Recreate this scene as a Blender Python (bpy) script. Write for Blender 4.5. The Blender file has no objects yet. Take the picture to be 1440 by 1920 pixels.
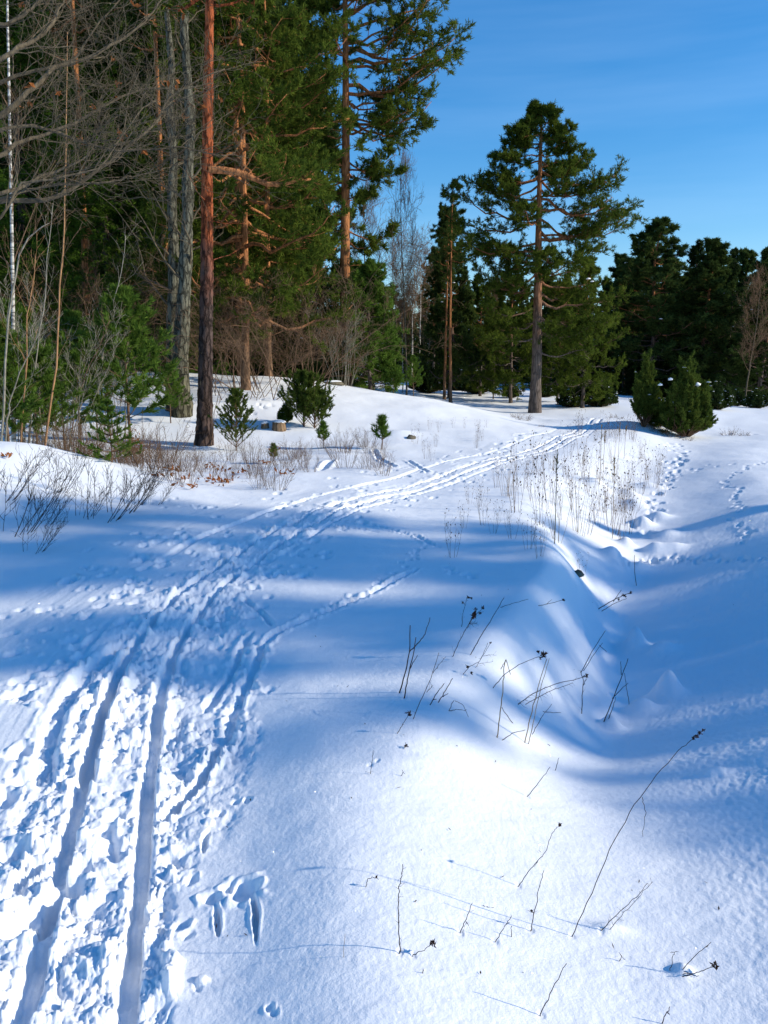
import bpy, math, random
import numpy as np
from mathutils import Vector

# ------------------------------------------------------------------ camera, sky, sun, exposure
SC = bpy.context.scene
COL = SC.collection
R = math.radians
F = 1554.0            # focal length in photo pixels (1440 x 1920)
CAMZ = 1.70
PITCH = R(9.5)
cam_d = bpy.data.cameras.new('camera')
cam = bpy.data.objects.new('camera', cam_d)
COL.objects.link(cam)
cam.location = (0, 0, CAMZ)
cam.rotation_euler = (R(90) - PITCH, 0, 0)
cam_d.sensor_fit = 'VERTICAL'
cam_d.sensor_height = 36.0
cam_d.lens = 36.0 * F / 1920.0
cam_d.clip_start = 0.05
cam_d.clip_end = 2000
SC.camera = cam

SUN_EL = R(25.0)
SUN_AZ = R(99.0)      # clockwise from the view direction (+Y): the sun stands to the right
world = bpy.data.worlds.new('World')
SC.world = world
world.use_nodes = True
wn = world.node_tree
wn.nodes.clear()
sky = wn.nodes.new('ShaderNodeTexSky')
sky.sky_type = 'NISHITA'
sky.sun_disc = False
sky.sun_elevation = SUN_EL
sky.sun_rotation = SUN_AZ
sky.altitude = 300
sky.air_density = 1.15
sky.dust_density = 0.25
sky.ozone_density = 4.0
hs = wn.nodes.new('ShaderNodeHueSaturation')
hs.inputs['Saturation'].default_value = 1.35
hs.inputs['Hue'].default_value = 0.504
hs.inputs['Value'].default_value = 1.0
tc = wn.nodes.new('ShaderNodeTexCoord')
mp = wn.nodes.new('ShaderNodeMapping')
mp.inputs['Scale'].default_value = (1.0, 1.6, 11.0)
mp.inputs['Rotation'].default_value = (R(4), R(-6), R(20))
nz = wn.nodes.new('ShaderNodeTexNoise')
nz.inputs['Scale'].default_value = 1.3
nz.inputs['Detail'].default_value = 5
nz.inputs['Roughness'].default_value = 0.55
cr = wn.nodes.new('ShaderNodeMapRange')
cr.inputs['From Min'].default_value = 0.48
cr.inputs['From Max'].default_value = 0.85
cr.inputs['To Min'].default_value = 0.0
cr.inputs['To Max'].default_value = 0.10
mx = wn.nodes.new('ShaderNodeMix')
mx.data_type = 'RGBA'
mx.inputs['B'].default_value = (5.2, 6.8, 9.0, 1)
bg = wn.nodes.new('ShaderNodeBackground')
bg.inputs['Strength'].default_value = 0.15
wo = wn.nodes.new('ShaderNodeOutputWorld')
L = wn.links.new
L(tc.outputs['Generated'], mp.inputs['Vector'])
L(mp.outputs['Vector'], nz.inputs['Vector'])
L(nz.outputs['Fac'], cr.inputs['Value'])
L(sky.outputs['Color'], hs.inputs['Color'])
L(hs.outputs['Color'], mx.inputs['A'])
L(cr.outputs['Result'], mx.inputs['Factor'])
L(mx.outputs['Result'], bg.inputs['Color'])
L(bg.outputs['Background'], wo.inputs['Surface'])

sun_d = bpy.data.lights.new('sun', 'SUN')
sun_d.energy = 4.0
sun_d.angle = R(0.53)
sun_d.color = (1.0, 0.91, 0.74)
sun = bpy.data.objects.new('sun', sun_d)
COL.objects.link(sun)
sdir = Vector((math.sin(SUN_AZ) * math.cos(SUN_EL), math.cos(SUN_AZ) * math.cos(SUN_EL), math.sin(SUN_EL)))
sun.rotation_euler = sdir.to_track_quat('Z', 'Y').to_euler()
sun.location = (60, 0, 40)

SC.view_settings.view_transform = 'Standard'
SC.view_settings.look = 'None'
SC.view_settings.gamma = 1
SC.view_settings.exposure = 0.31
SC.view_settings.use_curve_mapping = False
SC.cycles.max_bounces = 5
SC.cycles.diffuse_bounces = 3
SC.cycles.glossy_bounces = 2
SC.cycles.transmission_bounces = 3
SC.cycles.caustics_reflective = False
SC.cycles.caustics_refractive = False

rng = np.random.default_rng(7)
random.seed(7)

# ------------------------------------------------------------------ numpy noise
def _h(ix, iy, seed):
    ix = ix.astype(np.int64).astype(np.uint32)
    iy = iy.astype(np.int64).astype(np.uint32)
    n = ix * np.uint32(374761393) + iy * np.uint32(668265263) + np.uint32((seed * 974634777 + 12345) & 0xffffffff)
    n = (n ^ (n >> np.uint32(13))) * np.uint32(1274126177)
    n = n ^ (n >> np.uint32(16))
    n = n * np.uint32(2246822519)
    return n ^ (n >> np.uint32(15))

def pnoise(x, y, seed=0):
    x0 = np.floor(x); y0 = np.floor(y)
    fx = x - x0; fy = y - y0
    u = fx * fx * fx * (fx * (fx * 6 - 15) + 10)
    v = fy * fy * fy * (fy * (fy * 6 - 15) + 10)
    def g(dx, dy):
        a = _h(x0 + dx, y0 + dy, seed).astype(np.float64) * (2 * math.pi / 4294967296.0)
        return np.cos(a) * (fx - dx) + np.sin(a) * (fy - dy)
    a = g(0, 0) * (1 - u) + g(1, 0) * u
    b = g(0, 1) * (1 - u) + g(1, 1) * u
    return (a * (1 - v) + b * v) * 1.5

def fbm(x, y, octv=4, seed=0, gain=0.5):
    s = 0; a = 1.0; f = 1.0
    for k in range(octv):
        s = s + a * pnoise(x * f, y * f, seed + k * 17)
        a *= gain; f *= 2.03
    return s

def worley(x, y, seed=0):
    x0 = np.floor(x); y0 = np.floor(y)
    d = np.full(x.shape, 9.0); cid = np.zeros(x.shape)
    for i in (-1, 0, 1):
        for j in (-1, 0, 1):
            hx = _h(x0 + i, y0 + j, seed); hy = _h(x0 + i, y0 + j, seed + 5)
            px = x0 + i + (hx / 4294967296.0); py = y0 + j + (hy / 4294967296.0)
            q = np.hypot(x - px, y - py)
            m = q < d
            d = np.where(m, q, d)
            cid = np.where(m, (hx ^ hy) / 4294967296.0, cid)
    return d, cid

def sm(a, b, x):
    t = np.clip((x - a) / (b - a), 0, 1)
    return t * t * (3 - 2 * t)

# ------------------------------------------------------------------ terrain
YT  = [-5, 0, 2.0, 3.0, 4.2, 5.2, 6.3, 7.6, 9.0, 10, 13, 16, 19, 23, 28, 40, 60]
XR  = [-.15, -.15, -.15, -.08, .20, .62, 1.08, 1.48, 1.58, 1.5, 1.9, 2.9, 4.3, 6.3, 8.4, 14, 22]
XG  = [1.0, 1.0, 1.0, 1.05, 1.22, 1.55, 1.98, 2.30, 2.75, 3.1, 4.1, 5.2, 6.5, 8.5, 11, 18, 28]
DG  = [.03, .05, .08, .15, .36, .66, .74, .76, .72, .62, .52, .46, .40, .30, .22, .2, .2]
ZF  = [.52, .52, .50, .44, .24, .06, .0, -.02, -.04, -.06, -.12, -.15, -.18, -.2, -.22, -.25, -.3]
WB  = [2.4, 2.4, 2.4, 2.4, 2.6, 2.9, 3.0, 2.9, 2.6, 2.4, 2.1, 2.0, 2.0, 2.2, 2.5, 3, 4]
TY  = [-5, 0, 1.98, 2.43, 3.1, 4.25, 5.14, 6.5, 8.7, 10.6, 13.3, 15.8, 19, 23.2, 27, 34, 45, 80]
TX  = [-.2, -.45, -.82, -.95, -1.10, -1.36, -1.49, -1.47, -1.15, -.55, .80, 1.95, 3.6, 5.3, 6.6, 9.5, 14, 26]
HX  = [-60, -25, -15, -8, -4.2, -2.4, -.4, 1.5, 3.5, 4.9, 6.5, 30]
HZ  = [2.2, 1.9, 1.75, 1.66, 1.60, 1.38, 1.06, .82, .34, .06, 0, 0]

def smooth_table(ys, vs, lo=-5.0, hi=80.0, n=1700):
    g = np.linspace(lo, hi, n)
    v = np.interp(g, ys, vs)
    k = np.hanning(int(n * 1.8 / (hi - lo)) | 1); k /= k.sum()
    p = len(k) // 2
    vp = np.concatenate([np.full(p, v[0]), v, np.full(p, v[-1])])
    return g, np.convolve(vp, k, 'valid')

TAB = {k: smooth_table(YT, v) for k, v in dict(XR=XR, XG=XG, DG=DG, ZF=ZF, WB=WB).items()}
TAB['TX'] = smooth_table(TY, TX)
TAB['HZ'] = smooth_table(HX, HZ, -60, 30)
def tab(k, y):
    return np.interp(y, *TAB[k])

MOUNDS = []   # (x, y, height, sx, sy)
def macro(x, y):
    xr = tab('XR', y); xg = tab('XG', y); dg = tab('DG', y); zf = tab('ZF', y); wb = tab('WB', y)
    xr2 = xr + .12 * pnoise(y * .6, y * 0 + 3.1, 4)
    xg2 = xg + .16 * pnoise(y * .9, y * 0 + 1.7, 5)
    left = -dg * sm(xr2, xg2, x)
    right = -dg + (dg + zf) * sm(xg2, xg2 + wb, x)
    z = np.where(x < xg2, left, right)
    # smooth the bottom of the gully
    z = z - .045 * np.exp(-((x - xg2) / .26) ** 2) * sm(3.4, 5.2, y) * sm(12, 9, y)
    st = x + .103 * (y + .2)
    z = z + .022 * sm(-.22, .13, st) * sm(1.2, .15, st) * sm(4.6, 3.0, y)
    # the low ridge between trail and gully
    z = z + .045 * np.exp(-((x - xr2) / .45) ** 2) * sm(9, 4, y)
    z = z - .05 * sm(.6, 0, np.abs(x - tab('TX', y) - .35)) * sm(9, 3, y)
    # snowy mound on the left
    a = .62 * sm(-2.4, -6.2, x)
    z = z + a * sm(8.0, 12.3, y - .25 * np.sin(x * 1.3)) * sm(15.0, 12.8, y) 
    z = z + .12 * sm(-3, -12, x) * sm(10, 16, y)
    # big snow hill
    hz = tab('HZ', x)
    ht = hz * sm(17.5, 30.0, y)
    back = np.where(x < 4.9, 1.0, 1.0) * sm(38, 70, y) * sm(20, 6, x - .05 * y) * 1.05
    ht = np.where(y > 31, hz * (.55 + .45 * sm(42, 31, y)), ht)
    z = z + ht + back * np.clip(1 - hz / 2.0, .2, 1)
    z = z - .15 * sm(30, 60, y) * sm(8, 20, x) 
    # soft undulation
    far = sm(2, 9, y)
    z = z + (.05 * pnoise(x * .45, y * .35, 21) + .02 * pnoise(x * 1.3, y * .9, 22)) * (.35 + .65 * far)
    for (mx_, my_, mh, sx, sy) in MOUNDS:
        z = z + mh * np.exp(-((x - mx_) / sx) ** 2 - ((y - my_) / sy) ** 2)
    # far hills under the forest
    rr = np.hypot(x, y)
    z = z + 5.0 * sm(90, 260, rr)
    return z

def hgt(x, y):
    return float(macro(np.array([float(x)]), np.array([float(y)]))[0])

def ray(px, py):
    a = (px - 720) / F; b = (960 - py) / F
    c, s = math.cos(PITCH), math.sin(PITCH)
    return np.array([a, c + b * s, -s + b * c])

def gp(px, py):
    d = ray(px, py)
    t = np.concatenate([np.linspace(1.2, 30, 1500), np.linspace(30.05, 140, 1500)])
    z = macro(d[0] * t, d[1] * t) - (CAMZ + d[2] * t)
    i = np.argmax(z > 0) if (z > 0).any() else len(t) - 1
    t0, t1 = t[max(i - 1, 0)], t[i]
    for _ in range(18):
        m = (t0 + t1) / 2
        if hgt(d[0] * m, d[1] * m) > CAMZ + d[2] * m: t1 = m
        else: t0 = m
    return Vector((d[0] * t1, d[1] * t1, hgt(d[0] * t1, d[1] * t1)))

def at(px, py, dist):
    d = ray(px, py); k = dist / d[1]
    return Vector((d[0] * k, dist, CAMZ + d[2] * k))

def col_at(px, dist):
    """ground point straight below/above the photo column px at forward distance dist"""
    x = (px - 720) / F * (dist * math.cos(PITCH) + .2)
    return Vector((x, dist, hgt(x, dist)))

_m = []
for (px, py, h, sx, sy) in [(1190, 1215, .13, .085, .12), (1240, 1222, .06, .14, .10), (1250, 1305, .13, .10, .10), (1200, 1335, .07, .11, .08),
                            (1145, 1368, .07, .07, .06), (1128, 1330, .05, .09, .07), (1150, 1050, .10, .13, .16), (1175, 1022, .07, .10, .12),
                            (1225, 1035, .08, .14, .14), (1262, 1030, .06, .16, .10), (1205, 985, .09, .14, .2), (1235, 972, .07, .16, .2),
                            (1250, 1005, .06, .18, .15), (1195, 1065, .05, .2, .12), (1190, 950, .08, .2, .3), (1120, 912, .12, .2, .25),
                            (1060, 1075, .10, .30, .35), (1180, 930, .07, .2, .3), (1215, 915, .07, .25, .3), (1340, 1450, .035, .07, .05),
                            (1280, 1822, .028, .03, .028), (1140, 1742, .02, .06, .03), (748, 817, .14, .5, .5),
                            (1080, 890, .10, .4, .5), (1030, 905, .08, .4, .4), (1110, 790, .12, 1.2, .8), (1165, 800, .18, 1.3, .6)]:
    p = gp(px, py); k_ = 1.6 if (px > 1120 and py < 1380 and py > 900) else 1.0; _m.append((p.x, p.y, h * k_, sx, sy))
MOUNDS = _m

# adaptive polar grid centred under the camera: one sheet, fine in view
fine = np.radians(np.linspace(-32, 32, 840))
coarse = np.radians(np.concatenate([np.linspace(32, 60, 40)[1:], np.linspace(60, 300, 60)[1:-1], np.linspace(300, 328, 40)[:-1]]))
theta = np.concatenate([fine, coarse])
rr = [0.12, .4, .7, .95, 1.15, 1.3, 1.42, 1.5]
while rr[-1] < 420:
    r = rr[-1]
    dr = min(1.15 * (r * r + 2.9) / 1409, .0052 * r if r < 32 else .03 * r)
    if r < 1.75: dr = .015
    rr.append(r + dr)
rr = np.array(rr)
TH, RR = np.meshgrid(theta, rr)
gx = (RR * np.sin(TH)).ravel(); gy = (RR * np.cos(TH)).ravel()
gz = macro(gx, gy)
gr = np.hypot(gx, gy)
near = (gr < 34) & (gy > .8) & (np.abs(gx) < gy * .75 + 1)
ix = np.nonzero(near)[0]
x = gx[ix]; y = gy[ix]; z = np.zeros(len(ix))
# trail coordinates
gT, vT = TAB['TX']
slope = np.gradient(vT, gT)
sl = np.interp(y, gT, slope)
u = (x - tab('TX', y)) / np.sqrt(1 + sl * sl)
arc = np.interp(y, gT, np.concatenate([[0], np.cumsum(np.sqrt(1 + slope[1:] ** 2) * np.diff(gT))]))
wob = .018 * pnoise(arc * 1.1, arc * 0, 31)
rag = .016 * pnoise(x * 17, y * 13, 32) + .009 * pnoise(x * 45, y * 38, 33)
# zones of churned snow
edgeL = -1.45 - .45 * sm(7, 4, arc) - .3 * pnoise(arc * .5, arc * 0 + 4, 34)
edgeR = .27 + .35 * sm(2.2, 3.6, y) * sm(7.0, 5.0, y) + .10 * pnoise(arc * 1.6, arc * 0 + 9, 35)
edgeR = edgeR - .06 * sm(3.2, 2.4, y) + .12 * sm(6.5, 9, y) * sm(30, 12, y)
churn = sm(edgeL - .12, edgeL + .12, u + rag * 3) * sm(edgeR + .03, edgeR - .03, u + rag)
patch = sm(-.25, .35, fbm(x * 1.4, y * 1.1, 3, 36))
mid = sm(.30, .24, np.abs(u))
churn = churn * np.clip(.35 + .75 * patch + .5 * mid, 0, 1)
fx, fy = x + .05 * pnoise(x * 9, y * 9, 40), y + .05 * pnoise(x * 9, y * 9, 41)
w1, c1 = worley(fx * 8.5, fy * 6.5, 42)
w2, c2 = worley(fx * 21, fy * 17, 43)
w3, c3 = worley(fx * 46, fy * 38, 44)
lump = .040 * fbm(x * 4.5, y * 3.4, 3, 45) + .055 * (np.clip(.62 - w1, -.1, .6)) * (c1 * 1.6 - .35) \
     + .022 * np.clip(.55 - w2, 0, .6) * (c2 * 2 - .5) + .010 * np.clip(.6 - w3, 0, .6) * (c3 * 2 - .6)
fine_ = .011 * (np.abs(pnoise(x * 26, y * 20, 91)) - .3) + .008 * (np.abs(pnoise(x * 58, y * 46, 92)) - .3) + .003 * pnoise(x * 110, y * 90, 93)
lump = lump * (1 - .45 * sm(9, 13, y)) * (.55 + .45 * sm(-1.1, -.3, u))
slab = (c2 - .5) * .013 * sm(.60, .35, w2) + (c3 - .5) * .004 * sm(.6, .35, w3)
calm = sm(-.50, -.26, u) + .09 * (1 - sm(-.55, -.30, u)) * (1 + 1.2 * sm(.05, .4, pnoise(x * 1.6 + 3, y * 1.3, 94)))
mid2 = 1 - .55 * sm(.09, .06, np.abs(u)) * sm(-.1, .3, pnoise(arc * .8, arc * 0 + 15, 95))
z += churn * calm * mid2 * (lump * .85 - .010 + (fine_ + slab) * sm(9, 5, y))
# faint drag marks running with the trail
strk = pnoise(u * 40, arc * 1.5, 46) * .003 + pnoise(u * 9, arc * .9, 47) * .006
z += churn * strk
# ski grooves
def groove(c, w, depth, lip, soft=.3, pres=1.0):
    global z
    d = np.abs(u - c - wob + rag * .55)
    g = sm(w * (1 + soft), w * (1 - soft), d)
    flat = .003 * pnoise(u * 90, arc * 2, 48) + .005 * pnoise(x * 18, y * 14, 57) + .003 * pnoise(x * 50, y * 40, 58)
    z = z * (1 - g * .90 * pres) + g * pres * (-depth + flat)
    z = z + pres * lip * np.exp(-((d - w * 1.7) / (w * .45)) ** 2) * (.6 + .8 * pnoise(x * 14, y * 14, 49)) 
brk = sm(-.55, -.1, pnoise(arc * 1.4, arc * 0 + 2, 50))
brk2 = sm(-.55, -.1, pnoise(arc * 1.2, arc * 0 + 7, 51))
groove(-.135, .028, .066, .012, .18, .55 + .45 * brk)
groove(.135, .028, .064, .012, .18, .55 + .45 * brk2)
groove(-.42, .025, .02, .006, .5, sm(5.8, 5, y) * sm(-.4, .3, pnoise(arc * .9, arc * 0 + 12, 52)))
groove(.36, .03, .03, .01, .5, sm(8, 9, y) * sm(30, 20, y))
groove(-.75, .04, .03, .01, .5, sm(7, 9, y) * sm(30, 20, y))

tree_ = None
def seg_cut(pts, w, depth, lip=.01, rough=1.0, ends=.12):
    """a furrow along a polyline of photo pixels laid on the ground"""
    global z
    P = [gp(*p) for p in pts]
    bx0 = min(p.x for p in P) - .5; bx1 = max(p.x for p in P) + .5
    by0 = min(p.y for p in P) - .5; by1 = max(p.y for p in P) + .5
    m = np.nonzero((x > bx0) & (x < bx1) & (y > by0) & (y < by1))[0]
    X = x[m] + rag[m] * rough; Y = y[m]
    best = np.full(len(m), 9.0); tot = 0; par = np.zeros(len(m))
    lens = [(P[i + 1].xy - P[i].xy).length for i in range(len(P) - 1)]; Ls = sum(lens)
    for i in range(len(P) - 1):
        ax, ay = P[i].x, P[i].y; dx, dy = P[i + 1].x - ax, P[i + 1].y - ay
        t = np.clip(((X - ax) * dx + (Y - ay) * dy) / (dx * dx + dy * dy + 1e-9), 0, 1)
        q = np.hypot(X - ax - t * dx, Y - ay - t * dy)
        par = np.where(q < best, (tot + t * lens[i]) / Ls, par)
        best = np.minimum(best, q); tot += lens[i]
    fade = sm(0, ends, par) * sm(1, 1 - ends, par)
    wv = w * (.5 + .5 * fade)
    z[m] -= depth * fade * sm(wv * 1.3, wv * .6, best)
    z[m] += lip * fade * np.exp(-((best - wv * 1.7) / (wv * .6)) ** 2) * (1 + rough * .8 * pnoise(X * 25, Y * 25, 53))

seg_cut([(85, 1490), (82, 1420), (105, 1340), (150, 1270), (215, 1215), (250, 1195)], .045, .035, .014, .4)
seg_cut([(160, 1480), (170, 1380), (205, 1300), (240, 1240)], .03, .03, .012, .6)
seg_cut([(290, 1545), (330, 1510), (375, 1465), (405, 1420), (412, 1385)], .022, .05, .018, 1.2)
seg_cut([(418, 1410), (440, 1330), (470, 1270), (490, 1210), (520, 1185), (600, 1150), (700, 1110), (790, 1062)], .03, .035, .010, 1.2, .08)
seg_cut([(380, 1340), (430, 1270), (452, 1215), (475, 1180)], .025, .035, .010, 1.0)
seg_cut([(0, 1760), (60, 1715), (130, 1668), (120, 1690)], .05, .06, .02, .8)
seg_cut([(0, 1690), (40, 1650), (85, 1610)], .03, .05, .015, 1.5)
seg_cut([(470, 1660), (478, 1700), (482, 1775)], .009, .045, .004, .3, .35)
seg_cut([(405, 1690), (410, 1760)], .009, .035, .004, .3, .35)
seg_cut([(395, 1555), (385, 1575), (378, 1605)], .010, .03, .003, .3, .35)
seg_cut([(455, 1120), (490, 1150), (512, 1175)], .02, .02, .006, 1)
seg_cut([(510, 990), (600, 975), (700, 985), (780, 1005), (830, 1030)], .03, .012, .012, 1.5)
seg_cut([(550, 1000), (620, 985), (720, 1000)], .03, .014, .010, 1.5)
seg_cut([(600, 882), (622, 862)], .07, .06, .02, 1.0)
seg_cut([(700, 840), (712, 862), (740, 875), (830, 882)], .05, .03, .02, 1.0)
seg_cut([(760, 862), (800, 885), (860, 890)], .04, .02, .02, 1.0)

def stamp(px, py, rx, ry, depth, lip=.3, ang=0.0, world_pt=None):
    global z
    p = world_pt or gp(px, py)
    m = np.nonzero((np.abs(x - p.x) < rx * 3.2 + ry) & (np.abs(y - p.y) < ry * 3.2 + rx))[0]
    if not len(m): return
    dx = x[m] - p.x; dy = y[m] - p.y
    c, s = math.cos(ang), math.sin(ang)
    q = np.hypot((dx * c + dy * s) / rx, (-dx * s + dy * c) / ry) + rag[m] * 12 * min(1, .02 / rx + .3) + .35 * pnoise(x[m] / rx * .9 + px, y[m] / ry * .9, 56)
    z[m] += -depth * sm(1.15, .45, q) + lip * depth * np.exp(-((q - 1.45) / .28) ** 2) * (.35 + 1.3 * pnoise(x[m] * 22, y[m] * 22, 54))

# boot and pole holes in the trodden snow
srng = random.Random(5)
for (px, py, r) in [(40, 1410, .055), (50, 1460, .05), (12, 1495, .05), (100, 1265, .04), (45, 1305, .05), (65, 1290, .04),
                    (140, 1215, .04), (120, 1240, .035), (88, 1180, .04), (130, 1182, .03), (225, 1345, .035), (208, 1420, .04),
                    (210, 1535, .04), (200, 1560, .04), (155, 1630, .045), (205, 1590, .05), (175, 1700, .035), (320, 1615, .03),
                    (455, 1670, .05), (395, 1685, .03), (360, 1650, .02), (425, 1665, .02), (440, 1505, .02), (465, 1500, .018), (415, 1525, .018),
                    (385, 1530, .012), (340, 1735, .025), (350, 1755, .02), (330, 1380, .045), (370, 1290, .03), (470, 1290, .04),
                    (400, 1260, .025), (505, 1890, .012), (512, 1900, .012), (25, 1600, .05), (70, 1570, .035), (370, 1850, .012), (295, 1760, .03)]:
    stamp(px, py, r, r * srng.uniform(1.0, 1.5), r * .75, .35, srng.uniform(-.5, .5))
for k in range(230):
    yy = srng.uniform(4.6, 19) if k > 60 else srng.uniform(4.2, 9)
    uu = srng.choice([srng.uniform(-1.6, -.3), srng.uniform(-1.3, -.3), srng.uniform(.3, .75)])
    xx = float(tab('TX', yy)) + uu * math.sqrt(1 + float(np.interp(yy, gT, slope)) ** 2)
    r = srng.uniform(.03, .06)
    stamp(0, 0, r, r * 1.5, r * .55, .35, srng.uniform(-.6, .2), Vector((xx, yy, 0)))
# animal tracks
def tracks(path, n, r, jit, depth):
    P = [gp(*p) for p in path]
    lens = [(P[i + 1].xy - P[i].xy).length for i in range(len(P) - 1)]; T = sum(lens)
    for k in range(n):
        q = T * (k + .5) / n; i = 0
        while i < len(lens) - 1 and q > lens[i]: q -= lens[i]; i += 1
        p = P[i].lerp(P[i + 1], q / lens[i])
        p = Vector((p.x + srng.uniform(-jit, jit), p.y + srng.uniform(-jit, jit), 0))
        stamp(0, 0, r * srng.uniform(.7, 1.2), r * srng.uniform(.9, 1.5), depth, .3, srng.uniform(-.8, .8), p)
tracks([(560, 1165), (640, 1130), (700, 1100), (760, 1060), (790, 1020)], 26, .035, .07, .022)
tracks([(830, 1060), (860, 1070), (900, 1080)], 7, .045, .08, .02)
tracks([(1385, 1030), (1390, 1000), (1375, 985), (1388, 930), (1360, 905), (1380, 885), (1440, 865)], 30, .05, .10, .035)
tracks([(1155, 1042), (1230, 1045), (1300, 1050), (1345, 1045)], 22, .05, .10, .035)
tracks([(1440, 1048), (1340, 1046)], 10, .045, .05, .03)
tracks([(1180, 1000), (1215, 960), (1235, 925), (1255, 890), (1275, 850), (1260, 830)], 44, .08, .22, .06)
tracks([(1250, 870), (1290, 862)], 8, .08, .2, .05)
tracks([(905, 855), (940, 840), (985, 815), (1020, 812)], 20, .10, .25, .04)
tracks([(1410, 815), (1380, 812), (1350, 815)], 8, .12, .2, .04)
tracks([(1380, 870), (1300, 878), (1250, 905)], 12, .06, .3, .03)
tracks([(720, 1420), (690, 1435)], 2, .012, .02, .008)
tracks([(330, 935), (260, 945), (400, 955)], 14, .05, .15, .02)
tracks([(480, 770), (495, 760), (505, 745), (470, 790)], 8, .09, .25, .04)
for k in range(60):   # lumps of snow kicked up along the trail
    yy = srng.uniform(1.9, 6.5); uu = srng.choice([srng.uniform(-.09, .09), srng.uniform(.18, .42), srng.uniform(-.9, -.2)])
    xx = float(tab('TX', yy)) + uu
    r = srng.uniform(.012, .035)
    stamp(0, 0, r, r * srng.uniform(.8, 1.3), -r * .75, 0, 0, Vector((xx, yy, 0)))
for (px, py) in [(750, 1785), (1073, 1755), (864, 1748), (995, 1745), (1014, 1903), (1128, 1742), (758, 1308), (749, 1299), (984, 1391), (932, 1381), (775, 1790), (928, 1765), (973, 1661), (1091, 1338), (989, 1493)]:
    stamp(px, py, .012, .016, .004, .0)
# wind ripple and grain on the untouched snow; the right bank is rougher
und = 1 - churn
bank = sm(-.1, .5, x - tab('XG', y)) * sm(14, 9, y)
z += und * (.0032 * fbm(x * 5, y * 8, 4, 60) + .0007 * pnoise(x * 60, y * 50, 61) * sm(7, 4, y))
z += bank * (.0035 * pnoise(x * 34, y * 22, 62) + .0018 * pnoise(x * 70, y * 45, 63) + .010 * pnoise(x * 3.2, y * 6, 64))
gz[ix] += z * sm(33.5, 30, gr[ix])

def mesh_np(name, verts, faces, mat, smooth=True):
    verts = np.ascontiguousarray(verts, dtype=np.float32); faces = np.ascontiguousarray(faces, dtype=np.int32)
    k = faces.shape[1]
    me = bpy.data.meshes.new(name)
    me.vertices.add(len(verts)); me.vertices.foreach_set('co', verts.ravel())
    me.loops.add(faces.size); me.loops.foreach_set('vertex_index', faces.ravel())
    me.polygons.add(len(faces))
    me.polygons.foreach_set('loop_start', np.arange(0, faces.size, k, dtype=np.int32))
    me.polygons.foreach_set('loop_total', np.full(len(faces), k, dtype=np.int32))
    if smooth: me.polygons.foreach_set('use_smooth', np.ones(len(faces), dtype=bool))
    me.update(calc_edges=True)
    if mat: me.materials.append(mat)
    return me

# ------------------------------------------------------------------ materials
def new_mat(name):
    m = bpy.data.materials.new(name); m.use_nodes = True
    nt = m.node_tree; nt.nodes.clear()
    out = nt.nodes.new('ShaderNodeOutputMaterial')
    return m, nt, out
def node(nt, t, **kw):
    n = nt.nodes.new(t)
    for k, v in kw.items():
        if k in n.inputs: n.inputs[k].default_value = v
        else: setattr(n, k, v)
    return n

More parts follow.
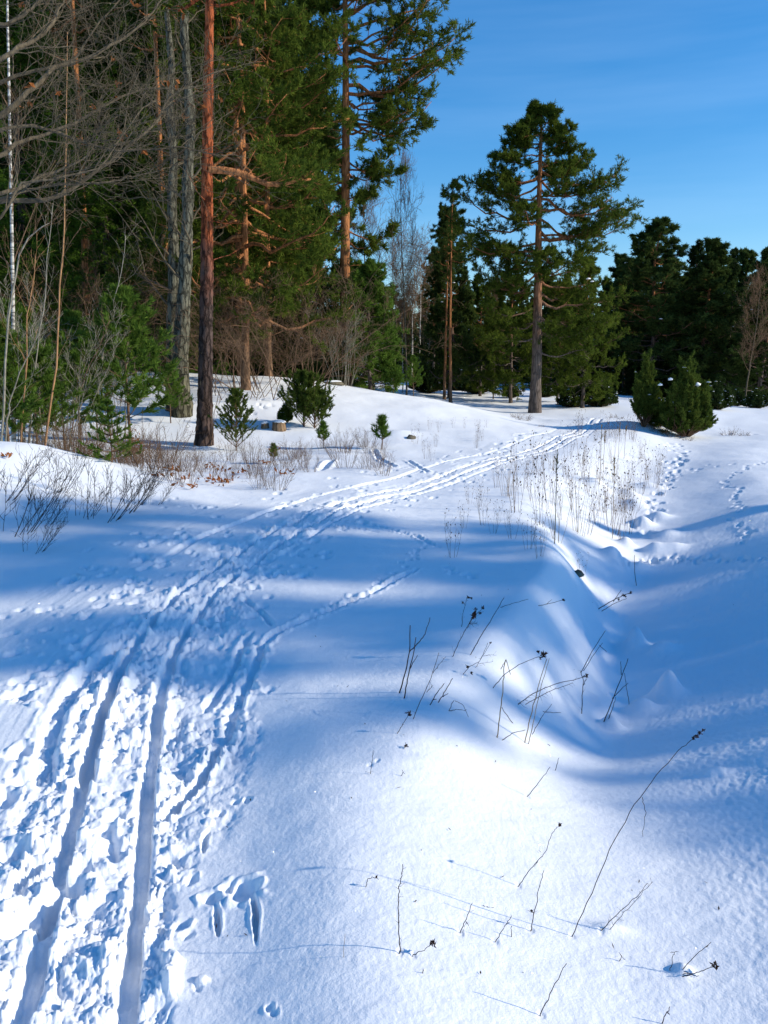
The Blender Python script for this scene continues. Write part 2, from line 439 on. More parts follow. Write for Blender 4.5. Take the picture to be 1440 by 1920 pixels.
def snow_mat():
    m, nt, out = new_mat('snow')
    l = nt.links.new
    g = node(nt, 'ShaderNodeNewGeometry')
    p = node(nt, 'ShaderNodeBsdfPrincipled', Roughness=.75)
    p.inputs['Specular IOR Level'].default_value = .12
    n1 = node(nt, 'ShaderNodeTexNoise', Scale=3.0, Detail=3.0)
    l(g.outputs['Position'], n1.inputs['Vector'])
    mix = node(nt, 'ShaderNodeMix', data_type='RGBA')
    mix.inputs['A'].default_value = (.86, .885, .92, 1); mix.inputs['B'].default_value = (.91, .92, .94, 1)
    l(n1.outputs['Fac'], mix.inputs['Factor']); l(mix.outputs['Result'], p.inputs['Base Color'])
    n2 = node(nt, 'ShaderNodeTexNoise', Scale=110.0, Detail=4.0, Roughness=.7)
    l(g.outputs['Position'], n2.inputs['Vector'])
    n3 = node(nt, 'ShaderNodeTexNoise', Scale=34.0, Detail=2.0)
    l(g.outputs['Position'], n3.inputs['Vector'])
    add = node(nt, 'ShaderNodeMath', operation='ADD')
    l(n2.outputs['Fac'], add.inputs[0]); l(n3.outputs['Fac'], add.inputs[1])
    b = node(nt, 'ShaderNodeBump', Strength=.42, Distance=.007)
    l(add.outputs[0], b.inputs['Height']); l(b.outputs['Normal'], p.inputs['Normal'])
    # ice crystals: sparse small facets that catch the sun
    v = node(nt, 'ShaderNodeTexVoronoi', Scale=170.0)
    l(g.outputs['Position'], v.inputs['Vector'])
    sub = node(nt, 'ShaderNodeVectorMath', operation='SUBTRACT'); sub.inputs[1].default_value = (.5, .5, .5)
    l(v.outputs['Color'], sub.inputs[0])
    sc = node(nt, 'ShaderNodeVectorMath', operation='SCALE'); sc.inputs['Scale'].default_value = 2.6
    l(sub.outputs[0], sc.inputs[0])
    ad = node(nt, 'ShaderNodeVectorMath', operation='ADD')
    l(sc.outputs[0], ad.inputs[0]); l(g.outputs['Normal'], ad.inputs[1])
    nn = node(nt, 'ShaderNodeVectorMath', operation='NORMALIZE'); l(ad.outputs[0], nn.inputs[0])
    gl = node(nt, 'ShaderNodeBsdfGlossy', Roughness=.12); gl.inputs['Color'].default_value = (1, 1, 1, 1)
    l(nn.outputs[0], gl.inputs['Normal'])
    near_ = node(nt, 'ShaderNodeMath', operation='LESS_THAN'); near_.inputs[1].default_value = .16
    l(v.outputs['Distance'], near_.inputs[0])
    am = node(nt, 'ShaderNodeMath', operation='MULTIPLY'); am.inputs[1].default_value = .18
    l(near_.outputs[0], am.inputs[0])
    ms = node(nt, 'ShaderNodeMixShader')
    l(am.outputs[0], ms.inputs[0]); l(p.outputs[0], ms.inputs[1]); l(gl.outputs[0], ms.inputs[2])
    l(ms.outputs[0], out.inputs['Surface'])
    return m
SNOW = snow_mat()

def simple_snow():
    m, nt, out = new_mat('snow_cap')
    p = node(nt, 'ShaderNodeBsdfPrincipled', Roughness=.7); p.inputs['Base Color'].default_value = (.87, .89, .92, 1)
    n = node(nt, 'ShaderNodeTexNoise', Scale=14.0, Detail=3.0); b = node(nt, 'ShaderNodeBump', Strength=.4, Distance=.03)
    nt.links.new(n.outputs['Fac'], b.inputs['Height']); nt.links.new(b.outputs['Normal'], p.inputs['Normal'])
    nt.links.new(p.outputs[0], out.inputs['Surface']); return m
CAP = simple_snow()

def leafy(name, c1, c2, c3, scale=.9, trans=.36):
    m, nt, out = new_mat(name); l = nt.links.new
    tc_ = node(nt, 'ShaderNodeTexCoord')
    n = node(nt, 'ShaderNodeTexNoise', Scale=scale, Detail=2.0)
    l(tc_.outputs['Object'], n.inputs['Vector'])
    n2 = node(nt, 'ShaderNodeTexNoise', Scale=scale * 9, Detail=1.0)
    l(tc_.outputs['Object'], n2.inputs['Vector'])
    av = node(nt, 'ShaderNodeMath', operation='ADD'); l(n.outputs['Fac'], av.inputs[0]); l(n2.outputs['Fac'], av.inputs[1])
    hf = node(nt, 'ShaderNodeMath', operation='MULTIPLY'); hf.inputs[1].default_value = .5; l(av.outputs[0], hf.inputs[0])
    r = node(nt, 'ShaderNodeValToRGB')
    e = r.color_ramp.elements
    e[0].position = .36; e[0].color = (*c1, 1); e[1].position = .64; e[1].color = (*c3, 1)
    k = e.new(.5); k.color = (*c2, 1)
    l(hf.outputs[0], r.inputs['Fac'])
    d = node(nt, 'ShaderNodeBsdfDiffuse'); t = node(nt, 'ShaderNodeBsdfTranslucent')
    l(r.outputs['Color'], d.inputs['Color']); l(r.outputs['Color'], t.inputs['Color'])
    ms = node(nt, 'ShaderNodeMixShader'); ms.inputs[0].default_value = trans
    l(d.outputs[0], ms.inputs[1]); l(t.outputs[0], ms.inputs[2]); l(ms.outputs[0], out.inputs['Surface'])
    return m
PINE_N = leafy('pine_needles', (.045, .072, .014), (.085, .122, .018), (.14, .175, .026))
PINE_D = leafy('dark_pine_needles', (.036, .060, .018), (.060, .094, .024), (.10, .14, .036))
SPR_N = leafy('spruce_needles', (.04, .08, .012), (.07, .13, .018), (.11, .18, .025))
SPR_D = leafy('dark_spruce_needles', (.024, .042, .015), (.040, .066, .020), (.066, .098, .028))
JUN_N = leafy('juniper_needles', (.055, .090, .018), (.09, .13, .024), (.13, .165, .032), 2.0)
SAP_N = leafy('young_pine_needles', (.07, .125, .022), (.10, .175, .028), (.15, .22, .035), 2.0)
DRYLEAF = leafy('dry_leaf', (.22, .075, .025), (.32, .11, .035), (.42, .19, .07), 4.0)

def bark(name, low, high, z0, z1, vscale=(14, 14, 3.2), streak=(.9, .9, .9), bump=.6, dark=.35, dist=.03):
    m, nt, out = new_mat(name); l = nt.links.new
    tc_ = node(nt, 'ShaderNodeTexCoord')
    mp_ = node(nt, 'ShaderNodeMapping'); mp_.inputs['Scale'].default_value = vscale
    l(tc_.outputs['Object'], mp_.inputs['Vector'])
    nw = node(nt, 'ShaderNodeTexNoise', Scale=1.2, Detail=4.0, Roughness=.65); l(mp_.outputs[0], nw.inputs['Vector'])
    vo = node(nt, 'ShaderNodeTexVoronoi', Scale=1.6, feature='DISTANCE_TO_EDGE')
    wv = node(nt, 'ShaderNodeMix', data_type='VECTOR'); wv.inputs['Factor'].default_value = .62
    l(mp_.outputs[0], wv.inputs['A']); l(nw.outputs['Color'], wv.inputs['B']); l(wv.outputs['Result'], vo.inputs['Vector'])
    sp = node(nt, 'ShaderNodeSeparateXYZ'); l(tc_.outputs['Object'], sp.inputs[0])
    nl = node(nt, 'ShaderNodeTexNoise', Scale=1.7, Detail=3.0); l(tc_.outputs['Object'], nl.inputs['Vector'])
    sc = node(nt, 'ShaderNodeMath', operation='MULTIPLY_ADD'); sc.inputs[1].default_value = 4.0
    l(nl.outputs['Fac'], sc.inputs[0]); l(sp.outputs['Z'], sc.inputs[2])
    mr = node(nt, 'ShaderNodeMapRange'); mr.inputs['From Min'].default_value = z0 + 2; mr.inputs['From Max'].default_value = z1 + 2
    l(sc.outputs[0], mr.inputs['Value'])
    mc = node(nt, 'ShaderNodeMix', data_type='RGBA'); mc.inputs['A'].default_value = (*low, 1); mc.inputs['B'].default_value = (*high, 1)
    l(mr.outputs[0], mc.inputs['Factor'])
    cr_ = node(nt, 'ShaderNodeMapRange'); cr_.inputs['From Min'].default_value = 0.0; cr_.inputs['From Max'].default_value = .16
    cr_.inputs['To Min'].default_value = dark; cr_.inputs['To Max'].default_value = 1.0
    l(vo.outputs['Distance'], cr_.inputs['Value'])
    n5 = node(nt, 'ShaderNodeMapRange'); n5.inputs['From Min'].default_value = .3; n5.inputs['From Max'].default_value = .7
    n5.inputs['To Min'].default_value = .6; n5.inputs['To Max'].default_value = 1.25
    l(nw.outputs['Fac'], n5.inputs['Value'])
    mm = node(nt, 'ShaderNodeMath', operation='MULTIPLY'); l(cr_.outputs[0], mm.inputs[0]); l(n5.outputs[0], mm.inputs[1])
    vm = node(nt, 'ShaderNodeVectorMath', operation='SCALE'); l(mc.outputs['Result'], vm.inputs[0]); l(mm.outputs[0], vm.inputs['Scale'])
    p = node(nt, 'ShaderNodeBsdfPrincipled', Roughness=.9); p.inputs['Specular IOR Level'].default_value = .1
    l(vm.outputs[0], p.inputs['Base Color'])
    hh = node(nt, 'ShaderNodeMath', operation='ADD'); l(cr_.outputs[0], hh.inputs[0]); l(nw.outputs['Fac'], hh.inputs[1])
    b = node(nt, 'ShaderNodeBump', Strength=bump, Distance=dist); l(hh.outputs[0], b.inputs['Height']); l(b.outputs['Normal'], p.inputs['Normal'])
    l(p.outputs[0], out.inputs['Surface'])
    return m
BARK_RED = bark('red_pine_bark', (.095, .065, .055), (.36, .095, .036), 2.9, 4.8, (11, 11, 3.4), dark=.25, bump=1.0)
BARK_PINE = bark('pine_bark', (.16, .125, .105), (.40, .17, .075), 3.0, 7.0, (13, 13, 2.6), dark=.45)
BARK_ORANGE = bark('orange_pine_bark', (.25, .15, .09), (.46, .19, .075), 1.0, 4.0, (13, 13, 2.6), dark=.45)
BARK_LICHEN = bark('lichen_bark', (.15, .135, .085), (.16, .155, .115), 0.0, 3.0, (13, 13, 4.5), bump=1.0, dark=.25, dist=.04)
BARK_BIRCH = bark('birch_bark', (.55, .52, .47), (.66, .62, .55), 0.0, 3.0, (2, 2, 12), dark=.25)
BARK_GREY = bark('grey_twig_bark', (.135, .112, .078), (.145, .115, .075), 0, 3, (20, 20, 8), dark=.7, bump=.4)
BARK_TWIG = bark('brown_twig_bark', (.17, .105, .065), (.20, .125, .075), 0, 3, (20, 20, 8), dark=.8, bump=.2)
BARK_TAN = bark('tan_stem_bark', (.36, .20, .10), (.42, .23, .11), 0, 3, (20, 20, 5), dark=.8, bump=.2)
BARK_PALE = bark('pale_stem_bark', (.26, .24, .19), (.30, .27, .21), 0, 3, (20, 20, 8), dark=.7, bump=.2)
BARK_SPR = bark('spruce_bark', (.09, .07, .055), (.11, .085, .065), 0, 5, (8, 8, 4))
STALK = bark('dead_stalk', (.045, .028, .022), (.055, .035, .025), 0, 1, (40, 40, 20), dark=.8, bump=.2)
STRAW = bark('dry_straw', (.30, .20, .10), (.36, .24, .12), 0, 1, (40, 40, 20), dark=.85, bump=.2)
SEED = bark('seed_head', (.07, .035, .022), (.09, .04, .025), 0, 1, (60, 60, 60), dark=.7)
STONE = bark('dark_stone', (.16, .14, .10), (.18, .16, .12), 0, 1, (5, 5, 5), dark=.6)
WOODCUT = bark('stump_wood', (.20, .13, .075), (.30, .20, .12), 0, .4, (20, 20, 3), dark=.5)

# ------------------------------------------------------------------ object helpers
def link(name, me, parent=None, loc=None):
    o = bpy.data.objects.new(name, me); COL.objects.link(o)
    if parent is not None: o.parent = parent
    if loc is not None: o.location = loc
    return o
def tag(o, label=None, cat=None, group=None, kind=None):
    if label: o['label'] = label
    if cat: o['category'] = cat
    if group: o['group'] = group
    if kind: o['kind'] = kind
    return o
def empty(name, loc, rz=0):
    o = bpy.data.objects.new(name, None); COL.objects.link(o)
    o.location = loc; o.rotation_euler = (0, 0, rz); o.empty_display_size = .2
    return o
def dup(root, loc, rz=0, s=1.0, label=None, group=None, cat=None, sz=None):
    r_ = root.copy(); COL.objects.link(r_)
    r_.location = loc; r_.rotation_euler = (0, 0, rz); r_.scale = (s, s, s if sz is None else sz)
    if label: r_['label'] = label
    if group: r_['group'] = group
    elif 'group' in r_.keys(): del r_['group']
    if cat: r_['category'] = cat
    for ch in [c for c in bpy.data.objects if c.parent == root]:
        c = ch.copy(); COL.objects.link(c); c.parent = r_
    return r_

cols = len(theta); rows = len(rr)
I, J = np.meshgrid(np.arange(rows - 1), np.arange(cols), indexing='ij')
J2 = (J + 1) % cols
quads = np.stack([I * cols + J, (I + 1) * cols + J, (I + 1) * cols + J2, I * cols + J2], -1).reshape(-1, 4)
ground = link('snow_ground', mesh_np('snow_ground', np.stack([gx, gy, gz], -1), quads, SNOW))
ground['kind'] = 'structure'

# ------------------------------------------------------------------ branch and foliage builders (all vectorised)
def norm(v):
    return v / (np.linalg.norm(v, axis=-1, keepdims=True) + 1e-9)
class Geo:
    """collects quads and tris into one mesh"""
    def __init__(s): s.v = []; s.f = []; s.n = 0
    def add(s, v, f):
        v = np.asarray(v, dtype=np.float32).reshape(-1, 3); f = np.asarray(f, dtype=np.int64)
        if f.shape[1] == 3: f = np.concatenate([f, f[:, 2:3]], 1) * 1
        s.v.append(v); s.f.append(f + s.n); s.n += len(v)
    def mesh(s, name, mat, smooth=True):
        V = np.concatenate(s.v); Fq = np.concatenate(s.f)
        tri = Fq[:, 2] == Fq[:, 3]
        me = bpy.data.meshes.new(name)
        q = Fq[~tri]; t = Fq[tri][:, :3]
        loops = np.concatenate([q.ravel(), t.ravel()]).astype(np.int32)
        tot = np.concatenate([np.full(len(q), 4), np.full(len(t), 3)]).astype(np.int32)
        st = np.concatenate([[0], np.cumsum(tot)[:-1]]).astype(np.int32)
        me.vertices.add(len(V)); me.vertices.foreach_set('co', V.astype(np.float32).ravel())
        me.loops.add(len(loops)); me.loops.foreach_set('vertex_index', loops)
        me.polygons.add(len(tot)); me.polygons.foreach_set('loop_start', st); me.polygons.foreach_set('loop_total', tot)
        if smooth: me.polygons.foreach_set('use_smooth', np.ones(len(tot), dtype=bool))
        me.update(calc_edges=True)
        me.materials.append(mat)
        return me

def tubes(g, P, Rad, sides=4, rough=0.0):
    """P (K,n,3) polylines, Rad (K,n)"""
    K, n, _ = P.shape
    T = np.empty_like(P); T[:, 1:-1] = P[:, 2:] - P[:, :-2]; T[:, 0] = P[:, 1] - P[:, 0]; T[:, -1] = P[:, -1] - P[:, -2]
    T = norm(T)
    ref = np.where(np.abs(T[:, :1, 2:3]) > .8, np.array([1., 0, 0]), np.array([0, 0, 1.]))
    A = norm(np.cross(T, np.broadcast_to(ref, T.shape))); B = np.cross(T, A)
    a = np.arange(sides) * 2 * math.pi / sides
    rad = Rad[:, :, None] * np.ones(sides)
    if rough: rad = rad * (1 + rough * rng.standard_normal(rad.shape))
    V = P[:, :, None, :] + rad[..., None] * (np.cos(a)[None, None, :, None] * A[:, :, None, :] + np.sin(a)[None, None, :, None] * B[:, :, None, :])
    k, i, j = np.meshgrid(np.arange(K), np.arange(n - 1), np.arange(sides), indexing='ij')
    j2 = (j + 1) % sides; b = k * n * sides
    Fq = np.stack([b + i * sides + j, b + i * sides + j2, b + (i + 1) * sides + j2, b + (i + 1) * sides + j], -1).reshape(-1, 4)
    g.add(V, Fq)
    if sides >= 3:
        b = (np.arange(K) * n * sides + (n - 1) * sides)[:, None]
        caps = [np.stack([b[:, 0], b[:, 0] + q, b[:, 0] + q + 1], -1) for q in range(1, sides - 1)]
        g.add(np.zeros((0, 3)), np.concatenate(caps) - g.n + (g.n - K * n * sides) if False else np.concatenate(caps) + (g.n - K * n * sides) - g.n)

def sample(P, Rad, t):
    """points, tangents and radii at params t (K,m) in 0..1 along K polylines"""
    K, n, _ = P.shape
    q = np.clip(t, 0, .9999) * (n - 1); i = q.astype(int); f = (q - i)[..., None]
    kk = np.arange(K)[:, None]
    a = P[kk, i]; b = P[kk, i + 1]
    return a * (1 - f) + b * f, norm(b - a), Rad[kk, i] * (1 - f[..., 0]) + Rad[kk, i + 1] * f[..., 0]

def spawn(P, Rad, m, t0, t1, lo, hi, ang, spread=.25, up=0.0, wig=.12, n=5, flat=None, taper=.6, rscale=.55, rmin=.002, tip=.15, lenfall=.5, droop=0.0):
    """m children on each of K polylines -> (K*m, n, 3)"""
    K = len(P)
    t = t0 + (t1 - t0) * (np.arange(m)[None, :] + rng.random((K, m))) / m
    p, T, r = sample(P, Rad, t)
    a = rng.random((K, m)) * 2 * math.pi
    rnd = norm(rng.standard_normal((K, m, 3)))
    side = norm(np.cross(T, rnd))
    if flat is not None: side[..., 2] *= flat; side = norm(side)
    an = ang + spread * rng.standard_normal((K, m))
    D = norm(T * np.cos(an)[..., None] + side * np.sin(an)[..., None]); D[..., 2] += up; D = norm(D)
    Ln = (lo + (hi - lo) * rng.random((K, m))) * (1 - lenfall * (t - t0) / max(t1 - t0, 1e-6))
    p = p.reshape(-1, 3); D = D.reshape(-1, 3); Ln = Ln.reshape(-1); r = r.reshape(-1)
    Q = np.empty((K * m, n, 3)); Q[:, 0] = p; d = D.copy()
    for i in range(1, n):
        d = norm(d + wig * rng.standard_normal(d.shape) + np.array([0, 0, up * .25 - droop]))
        Q[:, i] = Q[:, i - 1] + d * (Ln / (n - 1))[:, None]
    r0 = np.maximum(r * rscale, rmin)
    RR_ = np.maximum(r0[:, None] * (1 - (1 - tip) * (np.linspace(0, 1, n)[None] ** taper)), rmin * .5)
    return Q, RR_

def tufts(g, pos, dirs, ln, wd, m=6, spread=.7, jitter=.3, back=.25):
    """needle sprays: m thin triangles per tuft fanning round the shoot direction"""
    K = len(pos)
    if K == 0: return
    d = norm(dirs[:, None, :] + spread * rng.standard_normal((K, m, 3)))
    L_ = ln * (1 + jitter * rng.standard_normal((K, m, 1))).clip(.4, 1.8)
    base = pos[:, None, :] + dirs[:, None, :] * (rng.random((K, m, 1)) - .5) * ln * .9
    sd = norm(np.cross(d, rng.standard_normal((K, m, 3)))) * (wd * .5)
    tip = base + d * L_; b0 = base - d * L_ * back
    V = np.stack([b0 + sd * .3, tip + d * 0, base + d * L_ * .35 - sd * 1.4], 2)
    V[:, :, 0] += sd; 
    n_ = K * m
    g.add(V.reshape(-1, 3), np.arange(n_ * 3).reshape(-1, 3))

def pt_on(P, t, Rad=None):
    return sample(P, np.zeros(P.shape[:2]) if Rad is None else Rad, t)

def trunk_line(H, lean=(0, 0), wob=.12, n=24, seed=0):
    r_ = np.random.default_rng(seed)
    s = np.linspace(0, 1, n)
    w = np.zeros((n, 2)); acc = np.zeros(2)
    for i in range(1, n):
        acc = acc * .75 + r_.standard_normal(2) * wob * .3; w[i] = w[i - 1] + acc * .3
    return np.stack([lean[0] * s + w[:, 0], lean[1] * s + w[:, 1], H * s], -1)

def trunk_mesh(name, line, r0, r1, mat, sides=14, flare=.35, rough=.03, base=.5):
    n = len(line); s = np.linspace(0, 1, n)
    z_ = line[:, 2]
    r_ = r0 * (1 - s) ** .8 + r1 * s + 0
    r_ = r1 + (r0 - r1) * (1 - s) ** .85
    r_ = r_ * (1 + flare * np.exp(-z_ / base))
    line = line.copy(); line[0, 2] -= .35
    g = Geo(); tubes(g, line[None], r_[None], sides, rough)
    return g.mesh(name, mat), r_

# ---- Scots pine ----------------------------------------------------------------------
def pine(seed, H, r0, lo, nl, Lmax, prof, bark_m, needle_m, dens=1.0, tl=.13, tw=.022, lean=(0, 0), elev=(.05, .7), limbs=None, separate=False,
         m=6, sub=1.0, flat=.35, wob=.12, sides=12, dead=10, up=.25, bup=.12, nt=36, trough=.03):
    global rng
    rng = np.random.default_rng(seed)
    line = trunk_line(H, lean, wob, 36, seed)
    if nt > 36:
        q_ = np.linspace(0, 35, nt); line = np.stack([np.interp(q_, np.arange(36), line[:, c]) for c in range(3)], -1)
    tm, tr = trunk_mesh('trunk', line, r0, max(.02, r0 * .12), bark_m, sides, rough=trough)
    # limbs
    if limbs is None:
        hs_ = lo + (1 - lo) * (np.arange(nl) + rng.random(nl) * .8) / nl
        hs_ = hs_.clip(0, .985)
        az = np.arange(nl) * 2.39996 + rng.standard_normal(nl) * .45
        tt = (hs_ - lo) / (1 - lo)
        Ls = Lmax * prof(tt) * (.72 + .5 * rng.random(nl))
        el = elev[0] + (elev[1] - elev[0]) * tt ** 1.4 + rng.standard_normal(nl) * .12
    else:
        hs_ = np.array([q[0] / H for q in limbs]); az = np.array([q[1] for q in limbs]); Ls = np.array([q[2] for q in limbs]); el = np.array([q[3] for q in limbs])
        nl = len(limbs)
    n = 9
    p0, _, rr_ = sample(line[None], tr[None], hs_[None]); p0 = p0[0]; rr_ = rr_[0]
    s = np.linspace(0, 1, n)
    P = np.empty((nl, n, 3))
    wz = np.cumsum(rng.standard_normal((nl, n)) * .035, 1); wa = np.cumsum(rng.standard_normal((nl, n)) * .05, 1); wz[:, 0] = 0; wa[:, 0] = 0
    rise = np.tan(el)
    hor = Ls[:, None] * s
    P[..., 0] = p0[:, 0:1] + np.cos(az[:, None] + wa) * hor
    P[..., 1] = p0[:, 1:2] + np.sin(az[:, None] + wa) * hor
    P[..., 2] = p0[:, 2:3] + rise[:, None] * hor * (1 - .25 * s) + Ls[:, None] * (wz + .10 * s ** 2.5 - .10 * np.sin(s * math.pi))
    lr = np.clip(.016 * Ls + .012, .012, None)
    lr = np.minimum(lr, rr_ * .7)
    RL = lr[:, None] * (1 - .85 * s ** .9)
    G = Geo(); LG = []
    if separate:
        for k in range(nl):
            q = Geo(); tubes(q, P[k:k + 1], RL[k:k + 1], 6); LG.append(q.mesh('limb', bark_m))
    else:
        tubes(G, P, RL, 5)
    # branchlets
    mm = max(4, int(9 * sub))
    B1, R1 = spawn(P, RL, mm, .28, 1.0, .34 * 1, .46, .95, .25, bup, .14, 5, flat, rscale=.5, rmin=.006, lenfall=.45)
    sc_ = np.repeat(Ls, mm)[:, None, None]
    B1 = B1[:, :1] + (B1 - B1[:, :1]) * np.clip(sc_ * .9, .35, 3.2)
    tubes(G, B1, R1, 3)
    B2, R2 = spawn(B1, R1, 5, .25, 1.0, .30, .42, .8, .3, bup * 1.8, .18, 4, .6, rscale=.5, rmin=.004, lenfall=.3)
    s2 = np.repeat(sc_[:, 0, 0], 5)[:, None, None]
    B2 = B2[:, :1] + (B2 - B2[:, :1]) * np.clip(s2 * .38, .45, 1.2)
    tubes(G, B2, R2, 3)
    if dead:
        Dp, Dr = spawn(line[None], tr[None], dead, max(.12, lo - .35), lo + .25, .5, 1.3, 1.35, .2, 0, .14, 6, rscale=.14, rmin=.008)
        tubes(G, Dp, Dr, 4)
        Dq, Dr2 = spawn(Dp, Dr, 4, .3, 1, .25, .6, .8, .3, 0, .2, 4, rscale=.5, rmin=.004); tubes(G, Dq, Dr2, 3)
    NG = Geo()
    kt = max(2, int(4 * dens))
    tq = .25 + .75 * rng.random((len(B2), kt)); pp, TT, _ = pt_on(B2, tq)
    pp = pp.reshape(-1, 3); TT = TT.reshape(-1, 3) + np.array([0, 0, up]); TT = norm(TT)
    pp += rng.standard_normal(pp.shape) * .03
    tufts(NG, pp, TT, tl, tw, m)
    tq = .45 + .55 * rng.random((len(B1), kt)); pp, TT, _ = pt_on(B1, tq)
    pp = pp.reshape(-1, 3); TT = norm(TT.reshape(-1, 3) + np.array([0, 0, up]))
    tufts(NG, pp, TT, tl, tw, m)
    # leader shoots
    nt_ = 26 if not separate else 150
    tq = (.9 if not separate else .84) + (.1 if not separate else .16) * rng.random((1, nt_)) ** .8; pp, TT, _ = pt_on(line[None], tq)
    if separate: TT = TT + .9 * rng.standard_normal(TT.shape) * np.array([1, 1, .3])
    tufts(NG, pp[0] + rng.standard_normal((nt_, 3)) * (.08 if not separate else .12), norm(TT[0] + np.array([0, 0, .5])), tl, tw, m)
    return dict(trunk=tm, limbs=LG, branches=G.mesh('branches', bark_m), foliage=NG.mesh('foliage', needle_m, False), P=P, line=line)

def assemble(name, d, loc, rz, label, cat, group=None, s=1.0):
    o = empty(name, loc, rz); tag(o, label, cat, group); o.scale = (s, s, s)
    link('trunk', d['trunk'], o)
    for q in d.get('limbs', []): link('limb', q, o)
    b = link('branches', d['branches'], o); b['kind'] = 'stuff'
    if d.get('foliage') is not None:
        f = link('foliage', d['foliage'], o); f['kind'] = 'stuff'
    return o

def spruce(seed, H, r0, Rm, nl, needle_m, lo=.03, tl=.10, tw=.02, m=5, dens=1.0, droop=.18):
    global rng
    rng = np.random.default_rng(seed)
    line = trunk_line(H, (0, 0), .05, 20, seed)
    tm, tr = trunk_mesh('trunk', line, r0, .015, BARK_SPR, 10)
    hs_ = lo + (.985 - lo) * ((np.arange(nl) + rng.random(nl)) / nl) ** 1.0
    az = rng.random(nl) * 6.283; tt = (hs_ - lo) / (1 - lo)
    Ls = (Rm * (1 - tt) ** .85 + .12) * (.75 + .4 * rng.random(nl))
    n = 7; s = np.linspace(0, 1, n)
    p0, _, rr_ = sample(line[None], tr[None], hs_[None]); p0 = p0[0]
    P = np.empty((nl, n, 3)); wa = np.cumsum(rng.standard_normal((nl, n)) * .03, 1)
    hor = Ls[:, None] * s
    P[..., 0] = p0[:, 0:1] + np.cos(az[:, None] + wa) * hor; P[..., 1] = p0[:, 1:2] + np.sin(az[:, None] + wa) * hor
    el = -.25 + .9 * tt
    P[..., 2] = p0[:, 2:3] + el[:, None] * hor - Ls[:, None] * droop * (np.sin(s * math.pi) - .6 * s ** 3)
    RL = (.008 + .008 * Ls)[:, None] * (1 - .85 * s)
    G = Geo(); tubes(G, P, RL, 4)
    B1, R1 = spawn(P, RL, 9, .12, 1, .30, .42, .9, .15, -.08, .06, 4, .12, rscale=.5, rmin=.004, lenfall=.55, droop=.05)
    B1 = B1[:, :1] + (B1 - B1[:, :1]) * np.clip(np.repeat(Ls, 9)[:, None, None], .3, 3)
    tubes(G, B1, R1, 3)
    NG = Geo()
    kt = int(9 * dens)
    pp, TT, _ = pt_on(B1, rng.random((len(B1), kt))); pp = pp.reshape(-1, 3); TT = TT.reshape(-1, 3)
    tufts(NG, pp + rng.standard_normal(pp.shape) * np.array([.03, .03, .05]), norm(TT + np.array([0, 0, -.15])), tl, tw, m, .55)
    pp, TT, _ = pt_on(P, .1 + .9 * rng.random((nl, kt * 2))); pp = pp.reshape(-1, 3); TT = TT.reshape(-1, 3)
    tufts(NG, pp, TT, tl, tw, m, .55)
    tq = .88 + .12 * rng.random((1, 30)); pp, TT, _ = pt_on(line[None], tq)
    tufts(NG, pp[0], norm(TT[0] + .4 * rng.standard_normal((30, 3))), tl, tw, m, .6)
    return dict(trunk=tm, branches=G.mesh('branches', BARK_SPR), foliage=NG.mesh('foliage', needle_m, False), P=P, line=line)

def bare(seed, H, r0, bark_m, twig_m, lo=.3, nl=14, Lf=.38, lean=(0, 0), wob=.3, up=.5, levels=3, droop=0.0, k=(7, 5, 4), ang=.8, sides=9, rmin=.004):
    global rng
    rng = np.random.default_rng(seed)
    line = trunk_line(H, lean, wob, 20, seed)
    tm, tr = trunk_mesh('trunk', line, r0, max(.006, r0 * .08), bark_m, sides, .2)
    G = Geo()
    P, Q = spawn(line[None], tr[None], nl, lo, .98, H * Lf * .7, H * Lf, ang, .2, up * .5, .13, 8, rscale=.45, rmin=rmin * 2, lenfall=.55)
    tubes(G, P, Q, 5)
    ln = H * Lf
    for lv in range(levels):
        ln *= .5
        P, Q = spawn(P, Q, k[lv], .2, 1, ln * .6, ln, .7, .25, up * .35, .17, 6 if lv == 0 else 5, rscale=.55, rmin=rmin / (1 + lv * .3), lenfall=.3, droop=droop)
        tubes(G, P, Q, 4 if lv == 0 else 3)
    return dict(trunk=tm, branches=G.mesh('branches', twig_m), P=P, line=line)

def bush(seed, H, nst, spread, twig_m, r0=.012, k=(6, 4), arch=0.0, lean=(0, 0), rmin=.003, wig=.12, br=.5):
    """many-stemmed leafless bush as one mesh"""
    global rng
    rng = np.random.default_rng(seed)
    n = 8; P = np.empty((nst, n, 3)); a = rng.random(nst) * 6.283; rad = spread * .25 * rng.random(nst) ** .5
    P[:, 0] = np.stack([np.cos(a) * rad, np.sin(a) * rad, np.full(nst, -.08)], -1)
    tilt = rng.random(nst) ** .7 * spread / H
    d = norm(np.stack([np.cos(a) * tilt + lean[0], np.sin(a) * tilt + lean[1], np.ones(nst)], -1))
    Ln = H * (.55 + .5 * rng.random(nst))
    for i in range(1, n):
        d = norm(d + wig * .6 * rng.standard_normal(d.shape) + np.array([0, 0, -arch * i / n]))
        P[:, i] = P[:, i - 1] + d * (Ln / (n - 1))[:, None]
    Rr = r0 * (.6 + .6 * rng.random(nst))[:, None] * (1 - .8 * np.linspace(0, 1, n))
    G = Geo(); tubes(G, P, Rr, 5)
    ln = H * br
    for lv, kk in enumerate(k):
        ln *= .55
        P, Rr = spawn(P, Rr, kk, .25, 1, ln * .5, ln, .6, .25, .12 - arch * .3, wig, 5, rscale=.6, rmin=rmin, lenfall=.3)
        tubes(G, P, Rr, 3)
    return G, P

